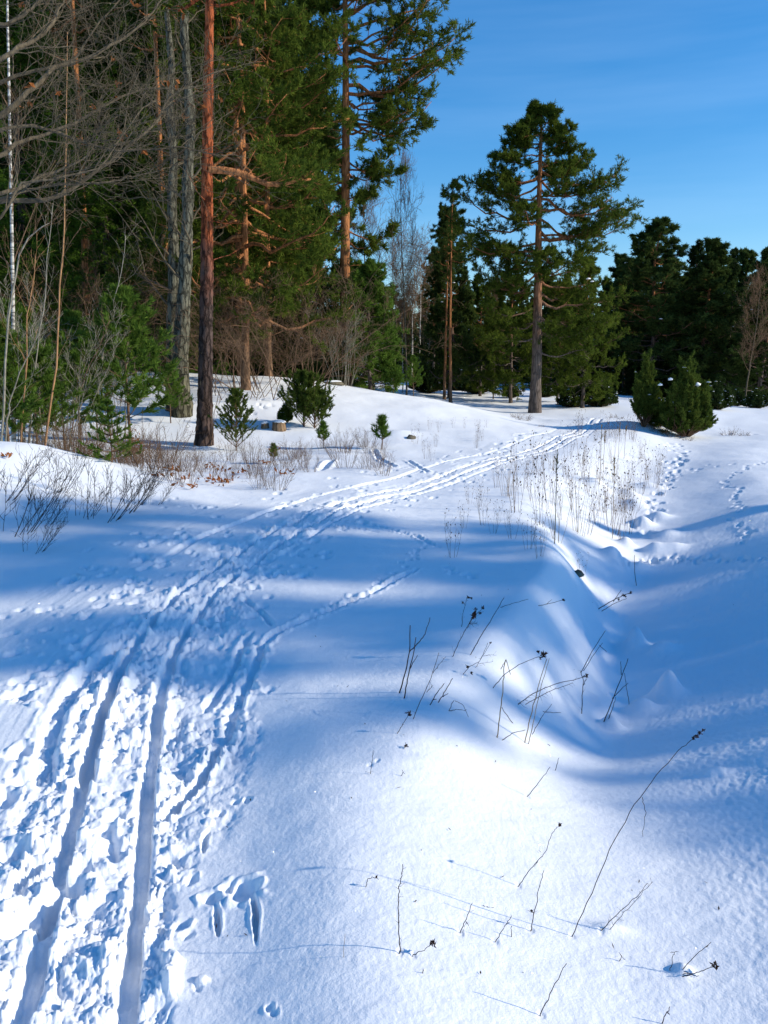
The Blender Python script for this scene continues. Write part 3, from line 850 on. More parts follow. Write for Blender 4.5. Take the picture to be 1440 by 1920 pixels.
# ------------------------------------------------------------------ distant forest prototypes
def prof_round(t): return np.clip(.55 + .9 * t - 1.35 * t ** 2.2, .12, 1)
def prof_cone(t): return np.clip(1.0 - .86 * t ** .9, .10, 1)
def prof_mid(t): return np.clip(.75 + .8 * t - 1.45 * t ** 1.7, .10, 1)

pA = pine(11, 14, .17, .38, 44, 2.8, prof_mid, BARK_PINE, PINE_D, 1.3, .18, .045, m=5)
pB = pine(12, 13, .16, .18, 64, 3.2, prof_mid, BARK_PINE, PINE_D, 1.3, .19, .050, m=5)
pC = pine(13, 12, .15, .10, 74, 2.9, prof_cone, BARK_PINE, PINE_D, 1.3, .19, .050, m=5)
sA = spruce(21, 13, .16, 2.5, 150, SPR_D, tl=.15, tw=.035, m=4)
sB = spruce(22, 11, .14, 2.3, 130, SPR_N, tl=.15, tw=.032, m=4)
bA = bare(31, 11, .09, BARK_GREY, BARK_TWIG, .25, 16, .34, up=.6, rmin=.012)
bB = bare(32, 12, .08, BARK_BIRCH, BARK_TWIG, .35, 18, .28, up=.5, droop=.10, rmin=.013)

def snow_bits(o, d, n, r, seed, facing=None):
    """snow lodged in the branches, joined: nobody could count the flecks"""
    r_ = np.random.default_rng(seed); g = Geo()
    tips = d['P'][r_.integers(0, len(d['P']), n), -1]
    a = np.arange(6) * math.pi / 3
    for t in tips:
        rr_ = r * r_.uniform(.5, 1.4)
        ring = np.stack([np.cos(a) * rr_ * r_.uniform(.6, 1.3), np.sin(a) * rr_ * r_.uniform(.6, 1.3), np.full(6, 0.) + r_.normal(0, .1 * rr_, 6)], -1) + t
        V = np.concatenate([ring, [t + [0, 0, rr_ * .5]], [t - [0, 0, rr_ * .15]]])
        Fq = [[i, (i + 1) % 6, 6] for i in range(6)] + [[(i + 1) % 6, i, 7] for i in range(6)]
        g.add(V, np.array(Fq))
    link('snow_cover', g.mesh('snow_cover', CAP), o)['kind'] = 'stuff'
protoset = {}
def proto(key, name, d, loc, rz, label, cat, group=None, s=1.0):
    o = assemble(name, d, loc, rz, label, cat, group, s); protoset[key] = (name, o); return o
def put(key, loc, rz, s, label, cat, group=None, sz=None, d=None, name=None):
    if key in protoset:
        o = dup(protoset[key][1], loc, rz, s, label, group, cat, sz)
        if name: o.name = name
        return o
    o = proto(key, name, d, loc, rz, label, cat, group, s)
    if key in ('pB', 'pC', 'sA', 'sB'): snow_bits(o, d, 16, .10, 5)
    if sz: o.scale = (s, s, sz)
    return o
DD = dict(pA=pA, pB=pB, pC=pC, sA=sA, sB=sB, bA=bA, bB=bB)
NM = dict(pA='pine_tree', pB='pine_tree', pC='pine_tree', sA='spruce_tree', sB='spruce_tree', bA='bare_tree', bB='birch_tree')
CT = dict(pA='pine tree', pB='pine tree', pC='pine tree', sA='spruce tree', sB='spruce tree', bA='bare tree', bB='birch tree')
def tr(key, px, dist, top, label, group=None, rz=None, wide=1.0):
    """tree of prototype key standing in the photo's column px, dist metres ahead, with its top at photo row top"""
    g = col_at(px, dist)
    zt = at(px, top, dist).z
    H0 = float(DD[key]['line'][-1, 2])
    s = (zt - g.z) / H0
    return put(key, g, srng.uniform(0, 6.28) if rz is None else rz, s * wide, label, CT[key], group, s, DD[key], NM[key])

# named trees across the clearing
tr('pC', 842, 47, 395, 'dark pine with pointed crown just left of the lone pine, upper crown against the sky', wide=.85)
tr('pA', 812, 58, 470, 'slim dark pine behind the two straight trunks left of the lone pine', wide=.8)
tr('pB', 1216, 58, 418, 'broad dark pine rising behind the narrow juniper, highest of the trees at the right', wide=1.35)
tr('pB', 1168, 64, 510, 'dark pine half hidden between the lone pine and the broad dark pine', wide=1.1)
tr('sA', 1288, 60, 450, 'pointed dark conifer right of the broad pine at the far field edge', wide=1.3)
tr('pC', 1322, 57, 460, 'ragged dark pine with twin tops behind the snowy juniper', wide=1.35)
tr('sA', 1362, 60, 488, 'low pointed conifer in the dip of the tree line at the right', wide=1.2)
tr('pC', 1418, 54, 468, 'dark spiky pine at the right edge of the photo', wide=1.25)
tr('pC', 1480, 56, 500, 'dark pine just past the right edge of the photo', wide=1.2)
tr('bA', 1398, 50, 540, 'bare grey tree with snow on its low branches at the right edge')
tr('bB', 787, 50, 455, 'slender birch with drooping twigs in the gap left of the pines')
tr('bB', 772, 54, 470, 'second slender birch in the gap, white trunk left of the drooping birch')
tr('bB', 755, 48, 560, 'short birch with a leaning white trunk beside the green pine')
tr('bA', 800, 60, 520, 'bare brownish tree deep in the gap beside the birches')
tr('bA', 740, 56, 470, 'bare tree with a fine twiggy crown behind the tall orange pine')
tr('bA', 700, 40, 380, 'bare spreading tree whose twigs reach past the tall orange pine', wide=.9)
tr('bA', 762, 38, 330, 'bare tree with curved outer twigs against the sky right of the tall pine', wide=.55)

# the forest rows
frng = random.Random(77)
def region(px):
    for lim_, t_, g_ in [(120, 'behind the white birch at the left edge', 'a'), (300, 'behind the thin orange trunks', 'b'), (440, 'behind the twin trunks and the red pine', 'c'), (600, 'behind the sunlit green boughs', 'd'),
                       (740, 'behind the tall orange pine', 'e'), (820, 'closing the gap behind the birches', 'f'), (1000, 'behind and left of the lone pine', 'g'), (1160, 'right behind the lone pine', 'h'),
                       (1260, 'behind the narrow juniper', 'i'), (1350, 'behind the cone shaped juniper', 'j')]:
        if px < lim_: return t_
    return 'at the right edge behind the open field'
for k in range(54):
    px = -220 + k * 18 + frng.uniform(-10, 10)
    dist = frng.uniform(37, 62)
    key = frng.choice(['sA', 'sA', 'sB', 'pC', 'pB', 'pA'])
    top = frng.uniform(-160, 60) if px < 600 else 430 + frng.uniform(0, 60)
    if px > 545: continue
    tr(key, px, dist, top, 'tall dark forest evergreen ' + region(px), 'tall forest evergreens ' + region(px), wide=frng.uniform(.7, .95))
for k in range(46):
    px = 690 + k * 20 + frng.uniform(-10, 10)
    dist = frng.uniform(66, 96)
    if 740 < px < 815: top = 560 + frng.uniform(0, 60)
    elif px < 1000: top = frng.uniform(500, 560)
    else: top = frng.uniform(462, 520) if px > 1150 else frng.uniform(500, 560)
    tr(frng.choice(['sA', 'sA', 'pB', 'pC']), px, dist, top, 'dark conifer of the far tree line ' + region(px), 'far conifers ' + region(px), wide=frng.uniform(.9, 1.4))
for k in range(40):
    px = 760 + k * 19 + frng.uniform(-8, 8)
    dist = frng.uniform(58, 70)
    tr('sA', px, dist, frng.uniform(610, 670), 'low dark young spruce ' + region(px), 'low young spruces ' + region(px), wide=frng.uniform(1.6, 2.6))
for k in range(34):
    px = -150 + k * 25 + frng.uniform(-8, 8)
    dist = frng.uniform(36, 44)
    tr(frng.choice(['sA', 'sB']), px, dist, frng.uniform(480, 620), 'half grown spruce in dark undergrowth ' + region(px), 'half grown spruces ' + region(px), wide=frng.uniform(1.2, 1.8))
# dense wood all round the horizon behind
for k in range(60):
    a = frng.uniform(-.75, .75); dist = frng.uniform(98, 135)
    x_, y_ = math.sin(a) * dist, math.cos(a) * dist
    put('sA', Vector((x_, y_, hgt(x_, y_))), frng.uniform(0, 6), frng.uniform(1.0, 1.4), 'remote conifer hidden deep in the far woods', 'spruce tree', 'remote conifers of the far woods', .62, DD['sA'], 'spruce_tree')

# ------------------------------------------------------------------ trees outside the frame at the right, which shade the trail
pS = pine(14, 23, .27, .36, 34, 4.0, prof_mid, BARK_PINE, PINE_D, .9, .22, .05, m=5, flat=.2, sub=.9)
DD['pS'] = pS; NM['pS'] = 'pine_tree'; CT['pS'] = 'pine tree'
for (x_, y_, s_, key, rz_) in [(x9, y9 - x9 * .158, s9, k9, r9) for (x9, y9, s9, k9, r9) in [(42.0, 8.1, 1.0, 'pS', 1.0), (50.0, 7.0, 1.12, 'pS', 2.6), (30.0, 4.5, .64, 'pS', .5), (34, 8.6, .8, 'pS', 4.0), (13.0, 7.4, .42, 'pC', 2.0)]]:
    put(key, Vector((x_, y_, hgt(x_, y_))), rz_, s_, 'pine standing in the open field right of the photo that shades the trail', 'pine tree', 'pines in the field right of the photo', s_, DD[key], 'pine_tree')
put('sA', Vector((16.5, 9.6, hgt(16.5, 9.6))), 1, .42, 'small slender spruce in the field right of the photo', 'spruce tree', None, .46, DD['sA'], 'spruce_tree')

# ------------------------------------------------------------------ the lone pine in the middle
base = gp(1003, 774)
dL = base.y; PXM = dL / F      # metres per photo pixel at this tree
def hz_(py): return at(1003, py, dL).z - base.z
lone_limbs = []
def lim(px, py, tx, ty, depth=0.0, k=1):
    """limb leaving the trunk at row py with its tip at (tx, ty)"""
    dx = at(tx, ty, dL).x - at(px, py, dL).x; dz = hz_(ty) - hz_(py)
    Lh = math.hypot(dx, depth)
    lone_limbs.append((hz_(py), math.atan2(depth, dx), Lh * 1.04, math.atan2(dz, Lh)))
for a in [(1003, 400, 852, 383, .5), (1003, 408, 1130, 400, -.6), (1003, 385, 930, 372, -1.0), (1003, 362, 900, 352, .4), (1003, 352, 1110, 345, .4), (1003, 370, 1060, 350, -1.3),
          (1003, 430, 1165, 405, .4), (1003, 448, 1158, 432, -.5), (1003, 455, 880, 430, .6), (1003, 470, 862, 452, -.3), (1003, 478, 1120, 462, 1.0), (1003, 490, 905, 490, 1.4),
          (1003, 330, 930, 322, .3), (1003, 318, 1137, 338, -.2), (1003, 300, 1085, 300, .8), (1003, 290, 938, 300, -.6), (1003, 270, 945, 268, .3), (1003, 262, 1058, 232, .1),
          (1003, 245, 965, 225, .4), (1003, 240, 1030, 215, -.4), (1003, 225, 985, 200, .2), (1003, 222, 1015, 200, -.2), (1003, 280, 1040, 262, -.9), (1003, 250, 950, 240, -.5),
          (1003, 238, 1042, 228, .2), (1003, 255, 1046, 246, .5), (1003, 268, 955, 258, .5), (1003, 285, 1062, 276, .1), (1003, 300, 928, 308, .6), (1003, 312, 1095, 312, .5), (1003, 325, 915, 338, -.7), (1003, 335, 1118, 352, -.5), (1003, 206, 990, 196, .15), (1003, 210, 1018, 204, -.1), (1003, 232, 975, 224, -.3), (1003, 345, 885, 366, .2), (1003, 372, 1142, 392, .6), (1003, 392, 1150, 420, -.9), (1003, 415, 875, 405, 1.0), (1003, 440, 1120, 428, 1.3),
          (1003, 340, 1050, 335, -1.6), (1003, 420, 960, 410, -1.7), (1003, 500, 1085, 500, -1.5), (1003, 505, 930, 520, -1.4),
          (1003, 520, 1110, 500, .5), (1003, 535, 900, 520, .9), (1003, 560, 1150, 545, .3), (1003, 575, 905, 575, -.7), (1003, 590, 1120, 590, -1.0), (1003, 600, 935, 600, 1.2),
          (1003, 620, 1110, 635, .2), (1003, 630, 920, 650, -.4), (1003, 655, 1090, 672, -.9), (1003, 310, 1010, 300, 1.8), (1003, 380, 1000, 370, 2.2), (1003, 460, 990, 455, 2.4)]:
    lim(*a)
_lr = random.Random(8)
for q in list(lone_limbs):
    if q[0] > 7.2 or _lr.random() < .4: continue
    lone_limbs.append((q[0] - _lr.uniform(.0, .12), q[1] + _lr.choice([-1, 1]) * _lr.uniform(.35, .9), q[2] * _lr.uniform(.6, .9), q[3] + _lr.uniform(-.06, .05)))
lone = pine(101, hz_(196), .25, .3, 0, 0, None, BARK_PINE, PINE_N, 1.3, .13, .026, limbs=lone_limbs, separate=True, m=6, sub=1.75, flat=.10, wob=.05, sides=18, dead=6, up=.3, bup=.05)
lone_o = assemble('pine_tree', lone, base, 0, 'tall lone pine with bare lower trunk and layered crown standing in the clearing', 'pine tree')
def blob(name, mat, parent, loc, sc, seed=1, tagd=None, jag=.25, sub=2):
    r_ = random.Random(seed)
    import bmesh
    bm = bmesh.new(); bmesh.ops.create_icosphere(bm, subdivisions=sub, radius=1)
    for v in bm.verts:
        q = 1 + jag * (r_.random() - .5) * 1.2
        v.co = Vector((v.co.x * sc[0] * q, v.co.y * sc[1] * q, v.co.z * sc[2] * q if v.co.z > 0 else v.co.z * sc[2] * .35 * q))
    me = bpy.data.meshes.new(name); bm.to_mesh(me); bm.free()
    for p in me.polygons: p.use_smooth = True
    me.materials.append(mat)
    return link(name, me, parent, loc)
for i, (px, py, w) in enumerate([(1033, 345, .2), (1050, 351, .09), (1060, 318, .12), (1045, 314, .07), (1117, 410, .08), (1103, 523, .1), (1110, 528, .08), (980, 322, .07)]):
    p = at(px, py, dL - .75) - base
    blob('snow_clump', CAP, lone_o, p, (w, w * .9, w * .45), i)

# ------------------------------------------------------------------ tall pines and the wood on the left
base = gp(383, 834)
d1 = base.y
red = pine(111, 15.5, .172, .60, 20, 3.2, prof_round, BARK_RED, PINE_N, 1.2, .15, .025, lean=((at(395, 0, d1).x - base.x) * 1.62, .1), m=6, wob=.015, sides=26, dead=14, nt=240, trough=.045)
red_o = assemble('pine_tree', red, base, 0, 'nearest straight pine with dark lower trunk turning red above, left of the trail', 'pine tree')
# its one long crooked red branch
g = Geo()
pth = [(400, 318), (418, 319), (445, 323), (470, 332), (500, 345), (530, 346), (556, 338), (585, 336)]
Pn = np.array([list(at(px, py, d1 + i * .03) - base) for i, (px, py) in enumerate(pth)])
Pn[0, 0] -= .10
Rn = np.array([.085, .075, .068, .06, .052, .045, .038, .02])
tubes(g, Pn[None], Rn[None], 10, .04)
Q, Rq = spawn(Pn[None], Rn[None], 14, .3, 1, .5, 1.1, .8, .25, .1, .15, 6, rscale=.35, rmin=.008); tubes(g, Q, Rq, 4)
Q2, Rq2 = spawn(Q, Rq, 5, .3, 1, .2, .45, .7, .3, .15, .15, 4, rscale=.5, rmin=.005); tubes(g, Q2, Rq2, 3)
lb = link('limb', g.mesh('limb', BARK_ORANGE), red_o); lb['label'] = 'long crooked red branch reaching right'
g = Geo(); pp, TT, _ = pt_on(Q2, .4 + .6 * rng.random((len(Q2), 6))); tufts(g, pp.reshape(-1, 3), norm(TT.reshape(-1, 3) + [0, 0, .3]), .12, .016, 7)
link('foliage', g.mesh('foliage', PINE_N, False), red_o)['kind'] = 'stuff'

# twin lichen covered trunks
base = gp(341, 778); d2 = base.y
tw = empty('bare_tree', base); tag(tw, 'old leafless tree with two lichen covered trunks just left of the red pine', 'bare tree')
def px_line(pts, dist, org, n=26, depth=0.0):
    A = np.array([list(at(px, py, dist + depth * i / len(pts)) - org) for i, (px, py) in enumerate(pts)])
    t = np.linspace(0, 1, len(A)); tt = np.linspace(0, 1, n)
    return np.stack([np.interp(tt, t, A[:, c]) for c in range(3)], -1)
rng = np.random.default_rng(5)
for (pts, ra, rb, dd, nm) in [([(341, 790), (338, 700), (341, 620), (346, 540), (349, 470), (352, 400), (352, 330), (358, 240), (352, 150), (345, 60), (350, -60), (340, -200)], .30, .10, 0, 'trunk'),
                          ([(330, 770), (325, 690), (324, 600), (326, 520), (325, 450), (322, 380), (326, 300), (318, 210), (322, 120), (312, 20), (300, -150)], .26, .08, .5, 'trunk')]:
    ln_ = px_line(pts, d2 + dd, base, 60)
    g = Geo(); s_ = np.linspace(0, 1, 60)
    ra_ = (ra * (1 - s_) + rb * s_) * (1 + .55 * np.exp(-s_ * 14)) * (1 + .06 * np.sin(s_ * 40))
    tubes(g, ln_[None], ra_[None] * .70, 20, .06)
    link(nm, g.mesh(nm, BARK_LICHEN), tw)
    g = Geo()
    P, Q = spawn(ln_[None], ra_[None], 16, .2, .98, 1.2, 2.6, 1.0, .25, .2, .2, 8, rscale=.22, rmin=.012); tubes(g, P, Q, 5)
    P, Q = spawn(P, Q, 6, .2, 1, .5, 1.2, .8, .3, .05, .25, 6, rscale=.55, rmin=.006); tubes(g, P, Q, 4)
    P, Q = spawn(P, Q, 5, .2, 1, .25, .55, .8, .3, .0, .28, 5, rscale=.55, rmin=.004); tubes(g, P, Q, 3)
    link('branches', g.mesh('branches', BARK_GREY), tw)['kind'] = 'stuff'

# the big green pine right behind (fills the space between the red pine and the orange pine)
def gtree(px, dist): return col_at(px, dist)
gm = pine(121, 15.0, .13, .15, 84, 3.5, lambda t: np.clip(.95 - .25 * t - .35 * t ** 3, .3, 1), BARK_ORANGE, PINE_N, 1.7, .15, .030, m=6, wob=.08, elev=(-.12, .35), flat=.3, dead=46)
base = gtree(462, 26.0)
assemble('pine_tree', gm, base, .6, 'dense green pine with low sunlit boughs right of the red pine', 'pine tree')
gm2 = pine(122, 14.0, .13, .2, 60, 2.0, lambda t: np.clip(.95 - .25 * t - .35 * t ** 3, .3, 1), BARK_ORANGE, PINE_N, 1.6, .15, .030, m=6, wob=.08, elev=(-.1, .35), flat=.3, dead=30)
assemble('pine_tree', gm2, gtree(505, 31.0), 2.0, 'second dense green pine, behind the boughs left of the tall orange pine', 'pine tree')

# tall orange pine in the middle with its crown against the sky
base = gtree(648, 34.0); d3 = 34.0; PXM3 = d3 / F
def h3(py): return at(648, py, d3).z - base.z
tl3 = []
for (py, tx, ty, dep) in [(185, 770, 165, .3), (160, 845, 95, .4), (120, 852, 100, -.5), (235, 805, 215, .3), (225, 790, 270, -.4), (90, 845, 45, .5), (75, 770, 20, -1), (60, 820, -10, .4),
                          (250, 760, 235, -1.2), (300, 745, 330, .3), (320, 740, 310, -1), (340, 560, 350, .8), (310, 575, 300, -.7), (290, 600, 270, 1.2), (260, 580, 240, 0),
                          (200, 560, 180, 1), (140, 570, 110, -1), (100, 560, 70, .5), (40, 580, 10, -.5), (20, 800, -60, 0), (0, 730, -80, 1.2), (-20, 570, -60, 1), (-40, 800, -120, -.5),
                          (-60, 600, -140, .3), (-90, 740, -170, .8), (-120, 600, -190, .5), (-120, 720, -210, -.8), (-160, 690, -240, 0), (-180, 610, -240, .5), (30, 700, 5, -2.2), (130, 650, 110, -2.5),
                          (370, 700, 380, -.8), (395, 590, 400, .8), (430, 735, 440, .3), (460, 600, 470, -1), (350, 650, 350, 2.2)]:
    dx = (tx - 648) * PXM3 * .96; dz = at(648, ty, d3).z - at(648, py, d3).z; Lh = math.hypot(dx, dep)
    tl3.append((h3(py), math.atan2(dep, dx), Lh, math.atan2(dz, Lh)))
for q in list(tl3):
    if math.sin(q[1]) < -.3: continue
    tl3.append((q[0] - _lr.uniform(.05, .4), q[1] + _lr.choice([-1, 1]) * _lr.uniform(.3, .7), q[2] * _lr.uniform(.75, .98), q[3] + _lr.uniform(-.1, .05)))
tall = pine(131, h3(-260), .24, .3, 0, 0, None, BARK_ORANGE, PINE_N, 1.35, .15, .030, limbs=tl3, separate=True, m=6, sub=1.3, flat=.45, wob=.04, sides=18, dead=22, up=.3)
assemble('pine_tree', tall, base, 0, 'tall orange trunked pine in the middle whose crown leaves the top of the photo', 'pine tree')

# small green pine and dark spruces at its foot
sm1 = pine(141, 4.6, .07, .08, 46, 1.7, prof_mid, BARK_PINE, SAP_N, 1.1, .12, .026, m=6, elev=(.0, .6), dead=0, flat=.6)
smo = assemble('pine_tree', sm1, gtree(695, 33), 0, 'bushy young green pine at the foot of the tall orange pine', 'pine tree')
dup(smo, gtree(655, 34.5), 1.5, 1.05, 'darker bushy young pine directly behind the orange trunk foot', None)
tr('sA', 595, 33, 455, 'dark spruce with hanging boughs left of the tall orange pine', wide=1.3)
tr('sB', 560, 34, 560, 'small green spruce under the thicket beside the dark spruce', wide=1.6)
tr('sB', 625, 36, 580, 'small green spruce right of the dark hanging spruce', wide=1.6)

# left wood: bright spruces, thin pines, birch
sp1 = spruce(151, 14, .16, 3.0, 190, SPR_N, tl=.13, tw=.032, m=5, dens=1.3)
spo = assemble('spruce_tree', sp1, gtree(70, 26.5), 0, 'tall bright green spruce behind the white birch at the left', 'spruce tree')
dup(spo, gtree(215, 31), 2.1, .95, 'tall green spruce behind the two thin orange trunks', None)
dup(spo, gtree(-60, 24), 3.3, .9, 'tall green spruce cut off by the left edge of the photo', None)
dup(spo, gtree(300, 33), 4.3, 1.0, 'tall green spruce in the gloom behind the twin trunks', None)
thin = pine(161, 17, .13, .62, 20, 2.0, prof_mid, BARK_ORANGE, PINE_D, 1.0, .16, .03, m=5, wob=.05)
to = assemble('pine_tree', thin, gtree(171, 28.5), 0, 'thin straight pine trunk left of the pair, greyish and nearer', 'pine tree')
dup(to, gtree(190, 31), 2.0, 1.0, 'thin orange pine trunk right behind the greyish thin one', None)
dup(to, gtree(455, 30.5), 1.0, 1.15, 'orange pine trunk showing through the green boughs right of the red pine', None)
dup(to, gtree(328, 30), 3.0, 1.0, 'thin orange pine trunk glimpsed above the fork of the twin trunks', None)
dup(to, gtree(845, 42), 3.0, .62, 'straight brown trunked pine at the edge of the clearing, left of the lone pine', None)
dup(to, gtree(833, 45), 5.0, .58, 'slimmer orange trunk beside the straight brown trunk', None)
bi = bare(171, 12, .042, BARK_BIRCH, BARK_TWIG, .25, 12, .2, lean=(.75, 0), wob=.05, up=.6, k=(4, 3, 3))
assemble('birch_tree', bi, gtree(22, 17), 0, 'slim white birch at the far left edge of the photo', 'birch tree')

# bare saplings at the left, each a thing
for i, (pts, dist, r_, mat, lab, cat) in enumerate([
        ([(75, 850), (95, 760), (108, 640), (112, 560), (118, 450), (122, 360), (124, 200), (128, 60)], 15, .022, BARK_TAN, 'tall orange barked sapling rising through the left brush', 'sapling'),
        ([(50, 855), (60, 740), (72, 640), (85, 560), (92, 470), (100, 380)], 15.5, .018, BARK_PALE, 'pale grey sapling left of the orange one', 'sapling'),
        ([(30, 850), (48, 700), (50, 600), (62, 540), (66, 480)], 14.6, .016, BARK_TAN, 'short orange barked sapling behind the pine bushes', 'sapling'),
        ([(180, 830), (182, 740), (195, 650), (214, 560), (230, 500), (236, 440)], 17.5, .018, BARK_PALE, 'pale slanting sapling left of the young pine', 'sapling'),
        ([(232, 840), (236, 760), (236, 680), (240, 640)], 18.5, .016, BARK_PALE, 'thin pale stem against the young pine', 'sapling'),
        ([(5, 840), (14, 780), (20, 740), (60, 650), (75, 620)], 14, .018, BARK_PALE, 'bent pale sapling at the left edge of the brush', 'sapling'),
        ([(0, 640), (18, 575), (40, 460), (70, 430), (92, 418)], 13.5, .02, BARK_PALE, 'forked pale branch stem leaning in from the left edge', 'sapling'),
        ([(125, 850), (140, 760), (165, 690), (190, 640), (205, 600)], 16.5, .014, BARK_TWIG, 'slender brown sapling between brush and young pine', 'sapling'),
        ([(395, 870), (400, 790), (412, 720), (420, 680), (430, 640)], 19, .010, BARK_TWIG, 'thin twiggy shoot right in front of the red pine', 'sapling'),
        ([(372, 845), (380, 790), (372, 740), (385, 690)], 19.2, .009, BARK_PALE, 'thin pale shoot leaning on the foot of the red pine', 'sapling')]):
    b_ = gp(pts[0][0], min(pts[0][1], 870)) if i in (8, 9) else None
    p0_ = col_at(pts[0][0], dist)
    L_ = [list(at(px, py, dist) - p0_) for (px, py) in pts]
    L_[0] = [0, 0, -.1]
    A = np.array(L_); t_ = np.linspace(0, 1, len(A)); tt = np.linspace(0, 1, 14)
    A = np.stack([np.interp(tt, t_, A[:, c]) for c in range(3)], -1); A[1:, :2] += rng.standard_normal((13, 2)) * .012
    g = Geo(); ra_ = r_ * (1 - .75 * tt); tubes(g, A[None], ra_[None], 7)
    sap = empty('sapling', p0_); tag(sap, lab, cat)
    link('stem', g.mesh('stem', mat), sap)
    g = Geo(); P, Q = spawn(A[None], ra_[None], 13, .2, 1, .4, 1.1, .6, .2, .25, .1, 6, rscale=.4, rmin=.004); tubes(g, P, Q, 4)
    P, Q = spawn(P, Q, 4, .2, 1, .15, .4, .6, .3, .1, .12, 4, rscale=.6, rmin=.003); tubes(g, P, Q, 3)
    link('twigs', g.mesh('twigs', mat if r_ < .02 else BARK_TWIG), sap)['kind'] = 'stuff'

# young pines / saplings with whorls
def young_pine(seed, H, r0, whorls, Lb, needle=SAP_N, tl=.13, tw=.020, dens=9, lo=.22, el=.25):
    global rng
    rng = np.random.default_rng(seed)
    line = trunk_line(H, (0, 0), .03, 14, seed)
    tm, trr = trunk_mesh('trunk', line, r0, .006, BARK_TWIG, 8, .1)
    hs_, az, Ls = [], [], []
    for w in range(whorls):
        f = lo + (.97 - lo) * w / (whorls - 1)
        for q in range(5):
            hs_.append(min(.99, f + .01 * rng.standard_normal())); az.append(q * 1.257 + w * .6 + .2 * rng.standard_normal()); Ls.append(Lb * (1.02 - f) ** .75 * (.7 + .5 * rng.random()))
    hs_, az, Ls = map(np.array, (hs_, az, Ls)); nl = len(Ls)
    p0, _, _ = sample(line[None], trr[None], hs_[None]); p0 = p0[0]
    n = 6; s = np.linspace(0, 1, n); hor = Ls[:, None] * s; P = np.empty((nl, n, 3))
    P[..., 0] = p0[:, 0:1] + np.cos(az)[:, None] * hor; P[..., 1] = p0[:, 1:2] + np.sin(az)[:, None] * hor
    P[..., 2] = p0[:, 2:3] + (el + .45 * hs_)[:, None] * hor + .18 * Ls[:, None] * s ** 2
    RL = .009 * np.ones(nl)[:, None] * (1 - .7 * s)
    G = Geo(); tubes(G, P, RL, 4)
    B, RB = spawn(P, RL, 4, .25, .95, .25, .45, .7, .15, .15, .06, 4, .4, rscale=.7, rmin=.003)
    B = B[:, :1] + (B - B[:, :1]) * np.repeat(Ls, 4)[:, None, None]; tubes(G, B, RB, 3)
    NG = Geo()
    for (pl, lo_) in ((B, .05), (P, .35)):
        pp, TT, _ = pt_on(pl, lo_ + (1 - lo_) * rng.random((len(pl), dens))); tufts(NG, pp.reshape(-1, 3), norm(TT.reshape(-1, 3) + [0, 0, .15]), tl, tw, 6, .45)
    pp, TT, _ = pt_on(line[None], .55 + .45 * rng.random((1, dens * 5))); tufts(NG, pp[0], norm(TT[0]), tl, tw, 6, .5)
    return dict(trunk=tm, branches=G.mesh('branches', BARK_TWIG), foliage=NG.mesh('foliage', needle, False))
def hpx(px, base_py, top_py, dist):
    return at(px, top_py, dist).z - at(px, base_py, dist).z
bY = gp(246, 848)
y1 = young_pine(181, hpx(246, 848, 548, bY.y), .035, 10, 1.5, dens=13)
yo = assemble('pine_sapling', y1, bY, 0, 'young pine with open whorls of branches standing left of the twin trunks', 'pine sapling')
bb = gp(186, 872)
y2 = young_pine(182, .95, .012, 8, .5, SAP_N, .035, .010, 16, .05, .05)
assemble('spruce_sapling', y2, Vector((bb.x, bb.y + .6, hgt(bb.x, bb.y + .6))), 0, 'little bright green spruce beside the snow mound at the left', 'spruce sapling')
for (px, dist, H, lab) in [(15, 15.0, 2.9, 'bushy young pine at the left edge of the photo'), (70, 15.8, 2.6, 'bushy young pine second from the left edge'),
                           (120, 17.0, 2.5, 'bushy young pine between the edge pines and the open young pine'), (-40, 14.5, 3.0, 'bushy young pine just outside the left edge'),
                           (320, 21.5, 1.7, 'low young pine in front of the twin trunks'), (40, 18.5, 3.6, 'taller young pine standing behind the bushy ones at the left'), (150, 20.0, 3.3, 'young pine in front of the thin orange trunks')]:
    dup(yo, col_at(px, dist), srng.uniform(0, 6), H / 3.9, lab, None)
bs = gp(716, 842)
y3 = young_pine(183, .66, .012, 4, .26, SAP_N, .09, .012, 4, .3, .6)
y3o = assemble('pine_seedling', y3, bs, 0, 'tiny pine seedling alone on the open snow beside the stone', 'pine seedling')
p_ = gp(607, 840); dup(y3o, p_, 1.4, .8, 'tiny crooked pine seedling right of the wide juniper bush', None)
p_ = gp(514, 868); dup(y3o, p_, 2.4, .5, 'tiny pine seedling among the dry brush left of the trail', None)
for (px, dist, H, lab) in [(775, 31.5, 1.5, 'bright green young pine at the foot of the birches'), (738, 32, 1.0, 'low young pine left of the bright one on the hill crest'), (722, 33.5, 1.3, 'young pine beside the stone outcrop on the hill crest')]:
    dup(yo, col_at(px, dist), srng.uniform(0, 6), H / 3.9, lab, None, sz=H / 3.4)

